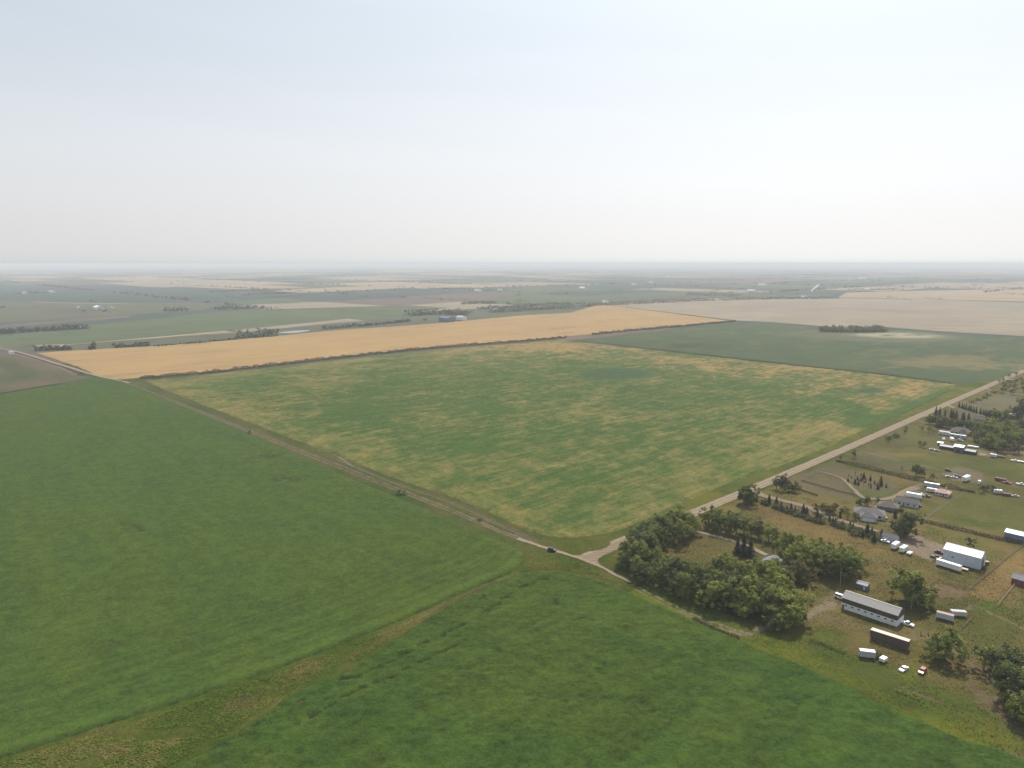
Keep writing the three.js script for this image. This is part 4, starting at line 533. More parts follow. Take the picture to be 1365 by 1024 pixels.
for (const p of [[517.8,-784], [533.1,-797.2], [549,-811], [564.5,-825.2], [584.9,-844.8]]) tree('bush', 'dark', jit(p, 3), 3.4, 1.3, 'roadside_bush', 'bush in the ragged line beside the mown lot', 'bush', 'bushes beside the mown lot');
for (const p of [[361.9,-637.6], [371.9,-649.5], [338.2,-615], [347.3,-623.3], [329.9,-604.2]]) tree(pick(['small', 'bush']), pick(['greyish', 'dark']), jit(p, 2), 4, 1.1, 'roadside_bush', 'bush near the road at the edge of the grassy lot', 'bush', 'bushes at the edge of the grassy lot');
for (const [p, h] of [[[383.6,-646.5], 6], [[386.5,-640.5], 6.5], [[387.2,-634.7], 5], [[350.2,-591.3], 5], [[351.2,-586.3], 6], [[394.9,-652.5], 5.5]]) tree('small', pick(['bright', 'olive']), p, h, 0.9, 'yard_tree', 'light green tree left of the parked motor homes', 'tree', 'light trees left of the motor homes');
for (const [p, h] of [[[298.6,-506.2], 8.5], [[302,-504.3], 7]]) tree('round', 'dark', p, h, 0.9, 'yard_tree', 'dark rounded tree against the dark hedge', 'tree', 'dark trees against the hedge');
tree('small', 'dark', [303.9,-493.3], 5.5, 1.1, 'yard_tree', 'small dark tree at the hedge beside parked cars', 'tree'); tree('wispy', 'greyish', [294.9,-517.7], 4, 1.3, 'yard_tree', 'pale thin sapling in front of the dark hedge', 'tree');
for (const p of [[327.7,-469.4], [329.6,-466.2], [322.4,-466.2]]) tree('small', 'greyish', p, 5, 1.1, 'yard_tree', 'scrubby grey tree among the scrapped vehicles', 'tree', 'scrubby trees among scrapped vehicles');
for (const [p, h] of [[[-242.8,-637.6], 3], [[-75.6,-461.4], 3.4], [[-606.2,-985.2], 4.5], [[-19.5,-413], 2]]) tree('bush', 'dark', p, h, 1.1, 'track_bush', 'lone dark bush beside the dirt track', 'bush', 'lone bushes along the dirt track');

// continuous hedges and far shelter belts, too fine to pick apart
function hedge(name, pts, h, w, per, leaf, mat, label, seed, category = 'hedge') {
  const c = new THREE.CatmullRomCurve3(pts.map(p => V(p[0], 0, p[1])), false, 'centripetal'), len = c.getLength(), L = new Leaves(seed), r = L.r, n = Math.round(len * per), S = c.getSpacedPoints(Math.max(8, Math.round(len / 4)));
  for (let i = 0; i < n; i++) { const q = r() * (S.length - 1), a = S[Math.floor(q)], b = S[Math.min(S.length - 1, Math.floor(q) + 1)], t = q % 1, s = q / (S.length - 1) * len, hh = h * (0.45 + 0.85 * vn(s * 0.13 + seed, 3) ) * (vn(s * 0.05 + seed * 3, 9) < 0.22 ? 0.5 : 1), k = (r() - 0.5) * w * (0.7 + 0.6 * vn(s * 0.2, seed)); const dx = b.x - a.x, dz = b.z - a.z, l = Math.hypot(dx, dz) || 1; L.spray(lerp(a.x, b.x, t) - dz / l * k, r() * hh, lerp(a.z, b.z, t) + dx / l * k, leaf * (0.7 + 0.6 * r()), [0.85 + 0.3 * r(), 0.9 + 0.2 * r(), 0.9 + 0.2 * r()], 0, 1, 0, 0.4); }
  const m = mesh(name, L.geometry(), LEAF[mat]); return tag(m, label, category, null, 'stuff');
}
hedge('hedgerow', [[-506.3,-951.1],[-463.8,-978.4],[-418.2,-1021.8],[-335.2,-1111.2],[-236.6,-1216.2],[-116.3,-1325.4],[26.5,-1422.9],[115.1,-1496.1]], 4.2, 6, 26, 0.6, 'bush', 'long dark hedgerow between ochre and patchy crop fields', 11);
hedge('hedgerow', [[177.4,-1555.2],[225.2,-1603.1],[336.5,-1694.2],[449.9,-1789.6],[601.2,-1911]], 4.2, 7, 14, 0.85, 'bush', 'far dark end of the hedgerow beside the dark green field', 12);
hedge('fence_hedge', [[257.6,-544.5],[266.4,-531.8],[276.2,-516.8],[286,-503.4],[296.5,-488],[307.4,-475.2],[317.3,-466.2]], 2.6, 2.6, 40, 0.32, 'bush', 'dark clipped hedge separating the two house lots', 13);
hedge('fence_hedge', [[247.7,-413.7],[255.3,-404.9],[266.4,-394],[276.7,-383.2],[285.4,-374.5],[291.2,-368.2]], 1.7, 2.4, 40, 0.3, 'bush', 'low dark hedge behind the white metal shop', 14);
hedge('weed_bank', [[80.4,-291.6],[84,-286.3],[88.9,-280.6],[94.7,-273.8]], 0.9, 2.4, 40, 0.25, 'bush', 'dark weedy bank at the edge of the front crop', 15, 'weeds'); hedge('weed_bank', [[124.8,-274.4],[127.9,-270.9],[132,-266.3],[134.7,-263.5]], 1.3, 3.5, 60, 0.26, 'poplar', 'weedy mound near the box trailer', 16, 'weeds'); hedge('weed_bank', [[142.1,-239.4],[144.5,-236.2],[147.6,-233]], 0.8, 3.5, 50, 0.26, 'bright', 'tall light grass clump below the parked white car', 17, 'weeds');
hedge('shelter_belt', [[703.7,-1620.9],[747.7,-1611.9],[799,-1611.9],[854,-1619.1]], 13, 26, 30, 1.5, 'dark', 'dense dark tree belt by the dry slough', 18, 'trees');
hedge('shelter_belt', [[-1203.6,-1527.5],[-1147.7,-1585.6],[-1110.1,-1629.9],[-1064.4,-1667.1],[-1032.1,-1726.2]], 9, 26, 6, 2.4, 'bush', 'dark tree belt left of the small white farm', 19, 'trees');
for (const [P, h, w, per, lbl, sd] of [[[[-583.7,-1496.1],[-554.7,-1503.8],[-511.8,-1543.7]], 14, 34, 8, 'dense tree clump beside the white pond', 21], [[[-740.9,-1307.5],[-713.7,-1321.8],[-687.8,-1340.1]], 7, 18, 7, 'low bushes at the top edge of the ochre field', 22], [[[-308.9,-2126.8],[-258.2,-2174],[-190.8,-2190.2],[-136.9,-2142.3]], 15, 50, 10, 'trees around the blue roofed farm', 23], [[[-65.5,-2257.3],[18.6,-2347.2],[122.4,-2444.5],[218,-2506.8]], 13, 45, 5, 'tree line along the creek behind the ochre field', 24], [[[235.2,-2550.1],[327,-2641.3],[487.7,-2764.8],[664,-2900.3],[850,-3019]], 13, 50, 4, 'far tree line behind the pale grain field', 25], [[[860,-3520],[978,-3479],[1081,-3399]], 15, 90, 4, 'hazy distant wood', 26], [[[881,-3019],[1029,-3081],[1216,-3147],[1457,-3181]], 10, 40, 3, 'hazy tree line at the end of the pale field', 27], [[[-1141.2,-2328.7],[-1108.1,-2347.2],[-1079.4,-2366.1]], 11, 30, 6, 'far tree clump in the olive pasture', 28], [[[-1014.5,-2432.4],[-960.2,-2444.5],[-908,-2485.7]], 8, 30, 5, 'far dark thicket beside the green field', 29], [[[-1644,-3889],[-1520,-3993],[-1332,-4126]], 9, 60, 2.5, 'thin hazy tree belt far off', 30], [[[1982,-4219],[2086,-4160],[2302,-4280]], 12, 120, 3, 'hazy trees round a distant hamlet', 31], [[[-860.4,-1267.4],[-846,-1276.3],[-804.7,-1286.5]], 7, 20, 7, 'bushes by the small farm near the far road', 32], [[[-773.2,-1286.5],[-763.4,-1293.4]], 10, 16, 12, 'bush clump beside the far track', 33], [[[-453.7,-1696.2],[-395.4,-1757.3],[-319.4,-1857.7],[-280.8,-1931.1]], 5, 18, 4, 'low scrub at the top of the ochre field', 34], [[[-2541,-3650],[-2506,-3742],[-2424,-3799]], 9, 50, 3, 'trees around a distant white farm', 35], [[[-194.7,-2739.2],[-123.7,-2764.8],[-66.3,-2796.2]], 9, 30, 5, 'distant bushes by the brown field', 36], [[[-676.4,-1331.5],[-620.9,-1382.3],[-572.1,-1465.9]], 3, 14, 3, 'scrubby fence line along the ochre field', 37], [[[-108.7,-2424.4],[48.3,-2617.9],[223.6,-2739.2]], 9, 40, 3, 'second hazy tree line behind the creek', 38]]) hedge('tree_belt', P, h, w, per * 0.8, 2.2, 'bush', lbl, sd, 'trees');
{ // scattered hazy bushes over the far plain
  const L = new Leaves(55), r = L.r;
  for (let k = 0; k < 420; k++) { const d = 2600 + 9000 * r() ** 1.3, a = (r() - 0.5) * 1.5, x = Math.sin(a) * d, z = -Math.cos(a) * d, [u, w] = toUW(x, z), su = Math.round(u / 805) * 805, on = r() < 0.75, p = on ? fromUW(su + (r() - 0.5) * 14, w) : [x, z], len = 6 + 60 * r() * r(); if (x > 300 && d < 3800) continue; for (let i = 0; i < 34; i++) { const s = (r() - 0.5) * len * 3; L.spray(p[0] + WX * s + (r() - 0.5) * 14, r() * (4 + 6 * r()), p[1] + WZ * s + (r() - 0.5) * 14, 2.4, [1, 1, 1], 0, 1, 0, 0.3); } }
  for (let k = 0; k < 120; k++) { const d = 3600 + 11000 * r() ** 1.2, a = (r() - 0.5) * 1.45, x = Math.sin(a) * d, z = -Math.cos(a) * d, [u, w] = toUW(x, z), su = Math.round(u / 805) * 805, sw = Math.round(w / 805) * 805, len = 250 + 1100 * r(), dir = r() < 0.5, p = dir ? fromUW(su, w) : fromUW(u, sw), n = Math.round(len / 6), hh = 5 + 7 * r(); if (x > 200 && d < 4200) continue; for (let i = 0; i < n; i++) { const s = (r() - 0.5) * len; if (vn(s * 0.02, k * 3.7) < 0.3) continue; L.spray(p[0] + (dir ? WX : UX) * s + (r() - 0.5) * 12, r() * hh, p[1] + (dir ? WZ : UZ) * s + (r() - 0.5) * 12, 4.5, [1, 1, 1], 0, 1, 0, 0.3); } }
  tag(mesh('far_bushes', L.geometry(), LEAF.bush), 'tiny scattered bushes along fence lines of the far plain', 'bushes', null, 'stuff');
}

// ------------------------------------------------------------ crop plants and rough grass as real tufts
function tufts(name, label, category, n, area_, col, height, size, up, seed, keep) {
  const r = rng(seed), L = new Leaves(seed + 5);
  for (let i = 0; i < 4; i++) L.spray((L.r() - 0.5) * 0.5, 0.22 + 0.3 * L.r(), (L.r() - 0.5) * 0.5, 0.42, [1, 1, 1], 0, up, 0, 0.8);
  const g = L.geometry(), c = g.attributes.color; for (let i = 0; i < c.count; i++) { const k = 0.85 + 0.3 * ((i * 7919) % 13) / 13; c.setXYZ(i, k, k, k); }
  const B = bbox(area_), at = [], o = [0, 0, 0];
  for (let i = 0; i < n * 6 && at.length < n; i++) { const x = lerp(B[0], B[2], r()), z = lerp(B[1], B[3], r()); if (polyDist(area_, x, z) < 1.4) continue; col(x, z, o); if (keep && !keep(x, z, o)) continue; at.push([x, z, o[0], o[1], o[2], r(), r(), r()]); }
  const m = new THREE.InstancedMesh(g, new THREE.MeshPhysicalMaterial({ color: 0xffffff, roughness: 0.95, specularIntensity: 0.1, vertexColors: true, side: THREE.DoubleSide, transmission: 0.25, thickness: 0 }), at.length), M4 = new THREE.Matrix4(), q = new THREE.Quaternion(), C = new THREE.Color();
  at.forEach(([x, z, cr, cg, cb, a, b, e], i) => { const s = size * (0.7 + 0.6 * a); M4.compose(V(x, height(x, z), z), q.setFromAxisAngle(V(0, 1, 0), b * 6.283), V(s, s, s)); m.setMatrixAt(i, M4); const k = 2.4 + 0.7 * (e - 0.5); m.setColorAt(i, C.setRGB(cr * k, cg * k, cb * k)); });
  m.name = numbered(name); m.castShadow = m.receiveShadow = true; scene.add(m); return tag(m, label, category, null, 'stuff');
}
const green = (x, z, o) => o[2] / o[1] < 0.5 && o[0] < 0.13;
tufts('rough_grass', 'rough grass and weeds over the farmyard and verges', 'grass', 40000, [[-45, 8], [185, 6], [185, 290], [-45, 290]].map(p => fromUW(...p)), yardColour, () => -0.05, 0.46, 0.5, 63, (x, z, o) => green(x, z, o) && vn(x * 0.12, z * 0.12) > 0.32);
tufts('rough_grass', 'rough grass and weeds in the strip between the crops', 'grass', 26000, smoothPoly([[-169.4,-192.4],[-161.4,-200.2],[-144.5,-211.3],[-126,-224],[-101.4,-241.8],[-76.1,-262.3],[-46.9,-288.9],[-22.2,-314.6],[0.6,-335.9],[8.5,-353.3],[21.1,-359.1],[38.2,-349.5],[53.7,-322.5],[40.3,-333.3],[26.6,-340.3],[10.9,-340.3],[-1.7,-335],[-17.5,-320.1],[-37,-295],[-48.9,-276.9],[-58.9,-258],[-78.3,-239.4],[-95.2,-212.1],[-105.9,-197.9],[-117.8,-185.6]], 2), (x, z, o) => stripColour(x, z, o), () => 0.12, 0.55, 0.5, 64, (x, z, o) => green(x, z, o) && vn(x * 0.15, z * 0.15) > 0.3);

// ------------------------------------------------------------ buildings, vehicles, fences
const GRID = -46.5, RAD = Math.PI / 180;
const paint = (r, g, b, rough = 0.55, metal = 0) => new THREE.MeshStandardMaterial({ color: lin(r, g, b), roughness: rough, metalness: metal });
// weathered sheet: blotches and rust runs in the surface itself
const grimeTex = groundTexture(256, 256, (u, v) => [u, v], (u, v, o) => { const n = fbm(u * 5, v * 40, 3), s = fbm(u * 24 + 3, v * 3, 3), f = vn(u * 120, v * 120); const k = clamp(0.66 + 0.26 * n + 0.2 * s + 0.08 * f); o[0] = k; o[1] = k * (0.985 + 0.015 * s); o[2] = k * (0.96 + 0.04 * n); });
grimeTex.wrapS = grimeTex.wrapT = THREE.RepeatWrapping;
const grimy = (r, g, b, rough = 0.7) => new THREE.MeshStandardMaterial({ color: lin(r, g, b), map: grimeTex, roughness: rough });
const M = {
  white: grimy(0.86, 0.86, 0.84), whiteRoof: grimy(0.9, 0.9, 0.9, 0.5), greyRoof: grimy(0.25, 0.245, 0.225, 0.75), brownWall: grimy(0.10, 0.062, 0.045), shingle: grimy(0.125, 0.115, 0.115, 0.95), shingleBrown: grimy(0.115, 0.095, 0.08, 0.95), cream: grimy(0.55, 0.52, 0.45), blueWall: grimy(0.16, 0.22, 0.34), redWall: grimy(0.3, 0.035, 0.03), maroon: grimy(0.2, 0.06, 0.05), greyWall: grimy(0.5, 0.55, 0.62), tanWall: grimy(0.4, 0.32, 0.22), pinkRoof: grimy(0.45, 0.3, 0.24, 0.95), beige: grimy(0.62, 0.5, 0.4), trailerBrown: grimy(0.10, 0.066, 0.056), slate: grimy(0.12, 0.13, 0.15), rust: grimy(0.17, 0.07, 0.035, 0.9), silver: grimy(0.42, 0.43, 0.43), darkWood: earth({ color: lin(0.055, 0.045, 0.035), roughness: 1 }), wood: earth({ color: lin(0.2, 0.165, 0.125), roughness: 1 }), palewood: earth({ color: lin(0.34, 0.28, 0.2), roughness: 1 }),
  glass: new THREE.MeshStandardMaterial({ color: lin(0.02, 0.024, 0.03), roughness: 0.12 }), tyre: paint(0.02, 0.02, 0.02, 0.95), chrome: paint(0.5, 0.5, 0.5, 0.3, 0.8), lamp: paint(0.75, 0.74, 0.7, 0.2), steel: paint(0.12, 0.12, 0.12, 0.7), trim: paint(0.75, 0.75, 0.73, 0.6),
};
function bx(w, h, d, x = 0, y = 0, z = 0) { const g = new THREE.BoxGeometry(w, h, d); g.translate(x, y + h / 2, z); return g; }
function rb(w, h, d, x = 0, y = 0, z = 0, r = 0.12) { const g = new RoundedBoxGeometry(w, h, d, 2, Math.min(r, w / 2.2, h / 2.2, d / 2.2)); g.translate(x, y + h / 2, z); return g; }
function prism(pts, depth, axis, off) { const s = new THREE.Shape(pts.map(p => new THREE.Vector2(p[0], p[1]))), g = new THREE.ExtrudeGeometry(s, { depth, bevelEnabled: false }); if (axis === 'x') { g.rotateY(Math.PI / 2); } g.translate(...off); return g; }
function stand(name, p, deg, y = 0.05) { const g = new THREE.Group(); g.position.set(p[0], y, p[1]); g.rotation.y = deg * RAD; top(g, name); return g; }
const shift = (p, deg, along_, across) => [p[0] + Math.cos(deg * RAD) * along_ + Math.sin(deg * RAD) * across, p[1] - Math.sin(deg * RAD) * along_ + Math.cos(deg * RAD) * across];

// gabled building: p is the middle of the long wall that faces the track; walls, two roof sheets, ridge, doors and windows as parts
function gable(name, label, category, p, deg, L, W, eave, ridge, o) {
  const g = stand(name, shift(p, deg, 0, -W / 2), deg), t = 0.18, ov = o.over ?? 0.35, low = o.lower ?? eave;
  const wall = (geo, m) => mesh('wall', geo, m, g);
  for (const s of [1, -1]) { wall(bx(L, low, t, 0, 0, s * (W / 2 - t / 2)), o.wall); if (low < eave) mesh('upper_wall', bx(L - 0.01, eave - low, t - 0.02, 0, low, s * (W / 2 - t / 2)), o.upper, g); }
  for (const s of [1, -1]) {
    wall(bx(t, low, W - 2 * t - 0.01, s * (L / 2 - t / 2), 0, 0), o.wall);
    mesh('gable_wall', prism([[-(W / 2 - t - 0.005), low], [W / 2 - t - 0.005, low], [W / 2 - t - 0.005, eave], [0, ridge - 0.02], [-(W / 2 - t - 0.005), eave]], t - 0.02, 'x', [s * (L / 2 - t / 2) - (t - 0.02) / 2, 0, 0]), o.upper ?? o.wall, g);
  }
  const sl = Math.hypot(W / 2 + ov, (ridge - eave) * (W / 2 + ov) / (W / 2)), an = Math.atan2(ridge - eave, W / 2), n = o.sheets ?? Math.max(3, Math.round(L / 2.4));
  for (const s of [1, -1]) for (let i = 0; i < n; i++) { const w = (L + 2 * ov) / n, b = new THREE.BoxGeometry(w - 0.03, 0.09, sl); b.translate(0, 0.05 + (i % 2) * 0.012, sl / 2); b.rotateX(an); b.translate(-L / 2 - ov + w * (i + 0.5), ridge, 0); if (s < 0) b.rotateY(Math.PI); mesh('roof_sheet', b, o.roof, g); }
  mesh('ridge_cap', bx(L + 2 * ov, 0.1, 0.5, 0, ridge + 0.05, 0), o.ridge ?? o.roof, g);
  for (const [x, y, w, h] of o.windows ?? []) { const f = mesh('window', bx(w + 0.16, h + 0.16, 0.08, x, y, W / 2 + 0.02), M.trim, g); mesh('pane', bx(w, h, 0.03, x, y + 0.08, W / 2 + 0.065), M.glass, f); }
  for (const [x, w, h, m] of o.doors ?? []) { const d = mesh('door', bx(w, h, 0.08, x, 0, W / 2 + 0.03), m ?? M.slate, g); mesh('handle', bx(0.08, 0.2, 0.06, x + w * 0.36, 1, W / 2 + 0.09), M.chrome, d); }
  for (const [z, w, h, m] of o.endDoors ?? []) mesh('end_door', bx(0.08, h, w, L / 2 + 0.03, 0, z), m ?? M.slate, g);
  return tag(g, label, category, o.group);
}
// hip-roofed house of one or more blocks
function hipRoof(L, W, y, rise, ov = 0.5) {
  const a = L / 2 + ov, b = W / 2 + ov, k = Math.max(0.01, a - b * 0.9), v = [[-a, y, b], [a, y, b], [a, y, -b], [-a, y, -b], [-k, y + rise, 0], [k, y + rise, 0]], f = [[0, 1, 5], [0, 5, 4], [2, 3, 4], [2, 4, 5], [1, 2, 5], [3, 0, 4], [0, 3, 2], [0, 2, 1]];
  const g = new THREE.BufferGeometry(), P = [], U = []; for (const t of f) for (const i of t) { P.push(...v[i]); U.push(v[i][0] * 0.1, v[i][2] * 0.1); } g.setAttribute('position', new THREE.Float32BufferAttribute(P, 3)); g.setAttribute('uv', new THREE.Float32BufferAttribute(U, 2)); g.computeVertexNormals(); return g;
}
function hipHouse(name, label, p, deg, L, W, eave, rise, wall, roof, wing, group) {
  const g = stand(name, p, deg);
  mesh('wall', bx(L, eave, W), wall, g); const r = mesh('roof', hipRoof(L, W, eave, rise), roof, g); mesh('chimney', bx(0.7, rise + 1, 0.7, L * 0.18, eave, -W * 0.12), M.cream, r); mesh('fascia', bx(L + 0.9, 0.18, W + 0.9, 0, eave - 0.2, 0), M.trim, r);
  for (const x of [-0.34, -0.1, 0.32]) { const f = mesh('window', bx(1.5, 1.3, 0.08, x * L, 0.95, W / 2 + 0.03), M.trim, g); mesh('pane', bx(1.3, 1.1, 0.03, x * L, 1.05, W / 2 + 0.08), M.glass, f); }
  const d = mesh('door', bx(1, 2.1, 0.08, 0.12 * L, 0.02, W / 2 + 0.03), M.slate, g); mesh('handle', bx(0.08, 0.16, 0.05, 0.12 * L + 0.35, 1, W / 2 + 0.08), M.chrome, d);
  if (wing) { const [x, z, l, w] = wing, ww = mesh('wing_wall', bx(l, eave - 0.05, w, x, 0, z), wall, g); const q = hipRoof(l, w, eave - 0.04, rise * 0.82); q.translate(x, 0, z); mesh('wing_roof', q, roof, g); mesh('garage_door', bx(l * 0.7, 2.2, 0.08, x, 0.02, z + w / 2 + 0.04), M.trim, ww); }
  return tag(g, label, 'house', group);
}
function wheels(g, xs, half, r, w = 0.24) { for (const x of xs) for (const s of [1, -1]) { const t = new THREE.CylinderGeometry(r, r, w, 14); t.rotateX(Math.PI / 2); t.translate(x, r, s * half); const m = mesh('wheel', t, M.tyre, g), h = new THREE.CylinderGeometry(r * 0.55, r * 0.55, w + 0.03, 10); h.rotateX(Math.PI / 2); h.translate(x, r, s * half); mesh('rim', h, M.chrome, m); } }
function extr(pts, w, bev = 0.06) { const s = new THREE.Shape(pts.map(p => new THREE.Vector2(p[0], p[1]))), g = new THREE.ExtrudeGeometry(s, { depth: w - 2 * bev, bevelEnabled: true, bevelSize: bev, bevelThickness: bev, bevelSegments: 2, steps: 1 }); g.translate(0, 0, -(w - 2 * bev) / 2); return g; }
// car, pickup or van seen whole: body shell, glasshouse, roof, wheels, lamps; nose towards +x
function car(kind, label, p, deg, color, group, y = 0.06) {
  const g = stand({ sedan: 'parked_car', suv: 'parked_car', pickup: 'pickup_truck', van: 'parked_van' }[kind], p, deg, y), m = Array.isArray(color) ? paint(...color, 0.35) : color;
  const D = { sedan: [4.6, 1.78, 0.92, 1.42, [-1.45, -0.75, 0.35, 1.1]], suv: [4.7, 1.86, 1.05, 1.72, [-2.05, -1.85, 0.45, 1.15]], pickup: [5.6, 1.95, 1.08, 1.82, [-0.55, -0.35, 0.75, 1.35]], van: [5.2, 1.95, 1.15, 2.1, [-2.4, -2.3, 1.35, 2.0]] }[kind], [L, W, b, h, c] = D, a = L / 2;
  mesh('body', extr([[-a, 0.32], [a, 0.32], [a, 0.62], [a - 0.12, b * 0.86], [c[3] + 0.1, b], [kind === 'pickup' ? c[0] : -a + 0.1, b], [-a, b * 0.92]], W), m, g);
  mesh('window', extr([[c[0], b], [c[3], b], [c[2], h - 0.05], [c[1], h - 0.05]], W - 0.22, 0.04), M.glass, g);
  mesh('roof', rb(c[2] - c[1] + 0.1, 0.09, W - 0.3, (c[1] + c[2]) / 2, h - 0.06, 0, 0.04), m, g);
  for (const s of [1, -1]) { for (const x of [lerp(c[1], c[2], 0.42)]) mesh('pillar', bx(0.12, h - b - 0.04, 0.05, x, b, s * (W / 2 - 0.1)), m, g); mesh('headlight', bx(0.08, 0.16, 0.34, a - 0.02, 0.62, s * (W / 2 - 0.3)), M.lamp, g); mesh('tail_light', bx(0.06, 0.2, 0.26, -a + 0.01, 0.62, s * (W / 2 - 0.28)), M.redWall, g); }
  if (kind === 'pickup') { mesh('cargo_bed', mergeGeometries([bx(a + c[0] - 0.06, 0.06, W - 0.16, (-a + c[0]) / 2, 0.62, 0), ...[1, -1].map(s => bx(a + c[0] - 0.06, 0.46, 0.08, (-a + c[0]) / 2, 0.62, s * (W / 2 - 0.06))), bx(0.08, 0.46, W - 0.3, -a + 0.1, 0.62, 0)]), m, g); }
  mesh('bumper', bx(0.14, 0.2, W - 0.1, a - 0.02, 0.34, 0), M.steel, g);
  wheels(g, [-L * 0.3, L * 0.31], W / 2 - 0.06, kind === 'sedan' ? 0.32 : 0.38);
  return tag(g, label, kind === 'pickup' ? 'truck' : kind === 'van' ? 'van' : 'car', group);
}
// travel trailer or motor home
function camper(label, p, deg, L, body, stripe, opt = {}, group) {
  const g = stand(opt.motor ? 'motor_home' : 'camper_trailer', p, deg), W = opt.W ?? 2.4, h = opt.h ?? 2.3, y0 = 0.55;
  mesh('body', rb(L, h, W, 0, y0, 0, opt.round ?? 0.22), body, g); mesh('roof', rb(L - 0.25, 0.1, W - 0.2, 0, y0 + h - 0.02, 0, 0.05), M.whiteRoof, g); mesh('stripe', bx(L - 0.5, 0.22, 0.03, 0, y0 + 0.55, W / 2 + 0.012), stripe, g);
  for (const x of [-0.3, 0.02, 0.3]) mesh('window', bx(L * 0.15, 0.6, 0.05, x * L, y0 + 1.05, W / 2 + 0.012), M.glass, g);
  const d = mesh('door', bx(0.66, 1.8, 0.06, L * 0.17, y0 + 0.1, W / 2 + 0.02), M.trim, g); mesh('handle', bx(0.05, 0.12, 0.05, L * 0.17 + 0.22, y0 + 0.95, W / 2 + 0.06), M.steel, d);
  mesh('roof_vent', bx(0.5, 0.16, 0.5, -L * 0.2, y0 + h + 0.07, 0), M.trim, g); mesh('roof_vent', bx(0.7, 0.22, 0.6, L * 0.12, y0 + h + 0.07, 0), M.silver, g);
  if (opt.motor) { mesh('windscreen', bx(0.06, 0.85, W - 0.4, L / 2 - 0.01, y0 + 1.1, 0), M.glass, g); wheels(g, [-L * 0.26, L * 0.33], W / 2 - 0.14, 0.4); }
  else { mesh('hitch', mergeGeometries([bx(1.2, 0.12, 0.12, L / 2 + 0.55, 0.5, 0), bx(0.16, 0.5, 0.16, L / 2 + 0.9, 0.02, 0)]), M.steel, g); wheels(g, [-0.45, 0.45], W / 2 - 0.14, 0.36); }
  return tag(g, label, opt.motor ? 'motor home' : 'trailer', group);
}
// highway van trailer: box, roof, chassis rails, tandem wheels, landing legs, rear doors
function boxTrailer(label, p, deg, L, side, roof, o = {}, group) {
  const g = stand(o.name ?? 'box_trailer', p, deg), W = o.W ?? 2.6, h = o.h ?? 2.9, y0 = o.y ?? 1.15, n = Math.max(3, Math.round(L / 1.3));
  mesh('side_wall', bx(L, h, 0.08, 0, y0, W / 2 - 0.04), side, g); mesh('side_wall', bx(L, h, 0.08, 0, y0, -W / 2 + 0.04), side, g); mesh('front_wall', bx(0.08, h, W - 0.17, L / 2 - 0.04, y0, 0), side, g); mesh('floor', bx(L - 0.2, 0.15, W - 0.2, 0, y0, 0), M.steel, g);
  for (const s of [1, -1]) { const d = mesh('rear_door', bx(0.07, h - 0.1, W / 2 - 0.1, -L / 2 + 0.035, y0 + 0.05, s * W / 4), side, g); mesh('latch_bar', bx(0.05, h - 0.3, 0.06, -L / 2 - 0.025, y0 + 0.15, s * 0.4), M.chrome, d); }
  for (let i = 1; i < n; i++) mesh('side_post', bx(0.1, h - 0.2, 0.05, -L / 2 + L * i / n, y0 + 0.1, W / 2 + 0.024), side, g);
  mesh('roof', rb(L + 0.04, 0.12, W + 0.04, 0, y0 + h, 0, 0.05), roof, g);
  mesh('chassis', mergeGeometries([bx(L - 0.6, 0.25, 0.16, 0, y0 - 0.25, 0.5), bx(L - 0.6, 0.25, 0.16, 0, y0 - 0.25, -0.5)]), M.steel, g);
  for (const s of [1, -1]) if (y0 > 0.9) mesh('landing_leg', bx(0.16, y0 - 0.25, 0.16, L * 0.3, 0, s * 0.8), M.steel, g);
  if (o.skirt) mesh('skirt', bx(L - 0.4, y0 - 0.05, 0.06, 0, 0.02, W / 2 - 0.12), side, g);
  wheels(g, y0 > 0.9 ? [-L * 0.38, -L * 0.38 + 1.25] : [-0.4, 0.4], W / 2 - 0.2, y0 > 0.9 ? 0.5 : 0.34, 0.5);
  return tag(g, label, 'trailer', group);
}
function fence(name, label, pts, step, h, rails, postMat, railMat, r = 0.08) {
  const c = new THREE.CatmullRomCurve3(pts.map(p => V(p[0], 0, p[1])), false, 'catmullrom', 0), L = c.getLength(), n = Math.max(2, Math.round(L / step)), S = []; for (let k = 0; k < pts.length - 1; k++) { const a = pts[k], b = pts[k + 1], l = Math.hypot(b[0] - a[0], b[1] - a[1]), q = Math.max(1, Math.round(l / step)); for (let i = 0; i < q; i++) S.push(V(lerp(a[0], b[0], i / q), 0, lerp(a[1], b[1], i / q))); } S.push(V(pts[pts.length - 1][0], 0, pts[pts.length - 1][1]));
  const g = new THREE.Group(); g.position.set(S[0].x, 0, S[0].z); const q = rng(n * 31 + 7);
  const pg = [0, 1, 2].map(k => { const c2 = new THREE.CylinderGeometry(r * 0.9, r, h * (0.94 + 0.07 * k) + 0.3, 6); c2.translate(0, h / 2, 0); return c2; });
  S.forEach((s, i) => { const m = mesh('post', pg[Math.floor(q() * 3)], postMat, g); m.position.set(s.x - S[0].x, 0, s.z - S[0].z); m.rotation.set((q() - 0.5) * 0.08, q() * 3, (q() - 0.5) * 0.08); });
  for (const [y, t, d] of rails) for (let i = 0; i < S.length - 1; i++) { const a = S[i], b = S[i + 1], l = a.distanceTo(b), b2 = bx(l + 0.02, t, d, l / 2, y - t / 2, r + d / 2 + 0.004); const m = mesh(t > 0.05 ? 'rail' : 'wire', b2, railMat, g); m.position.set(a.x - S[0].x, 0, a.z - S[0].z); m.rotation.y = Math.atan2(-(b.z - a.z), b.x - a.x); }
  top(g, name); return tag(g, label, 'fence');
}
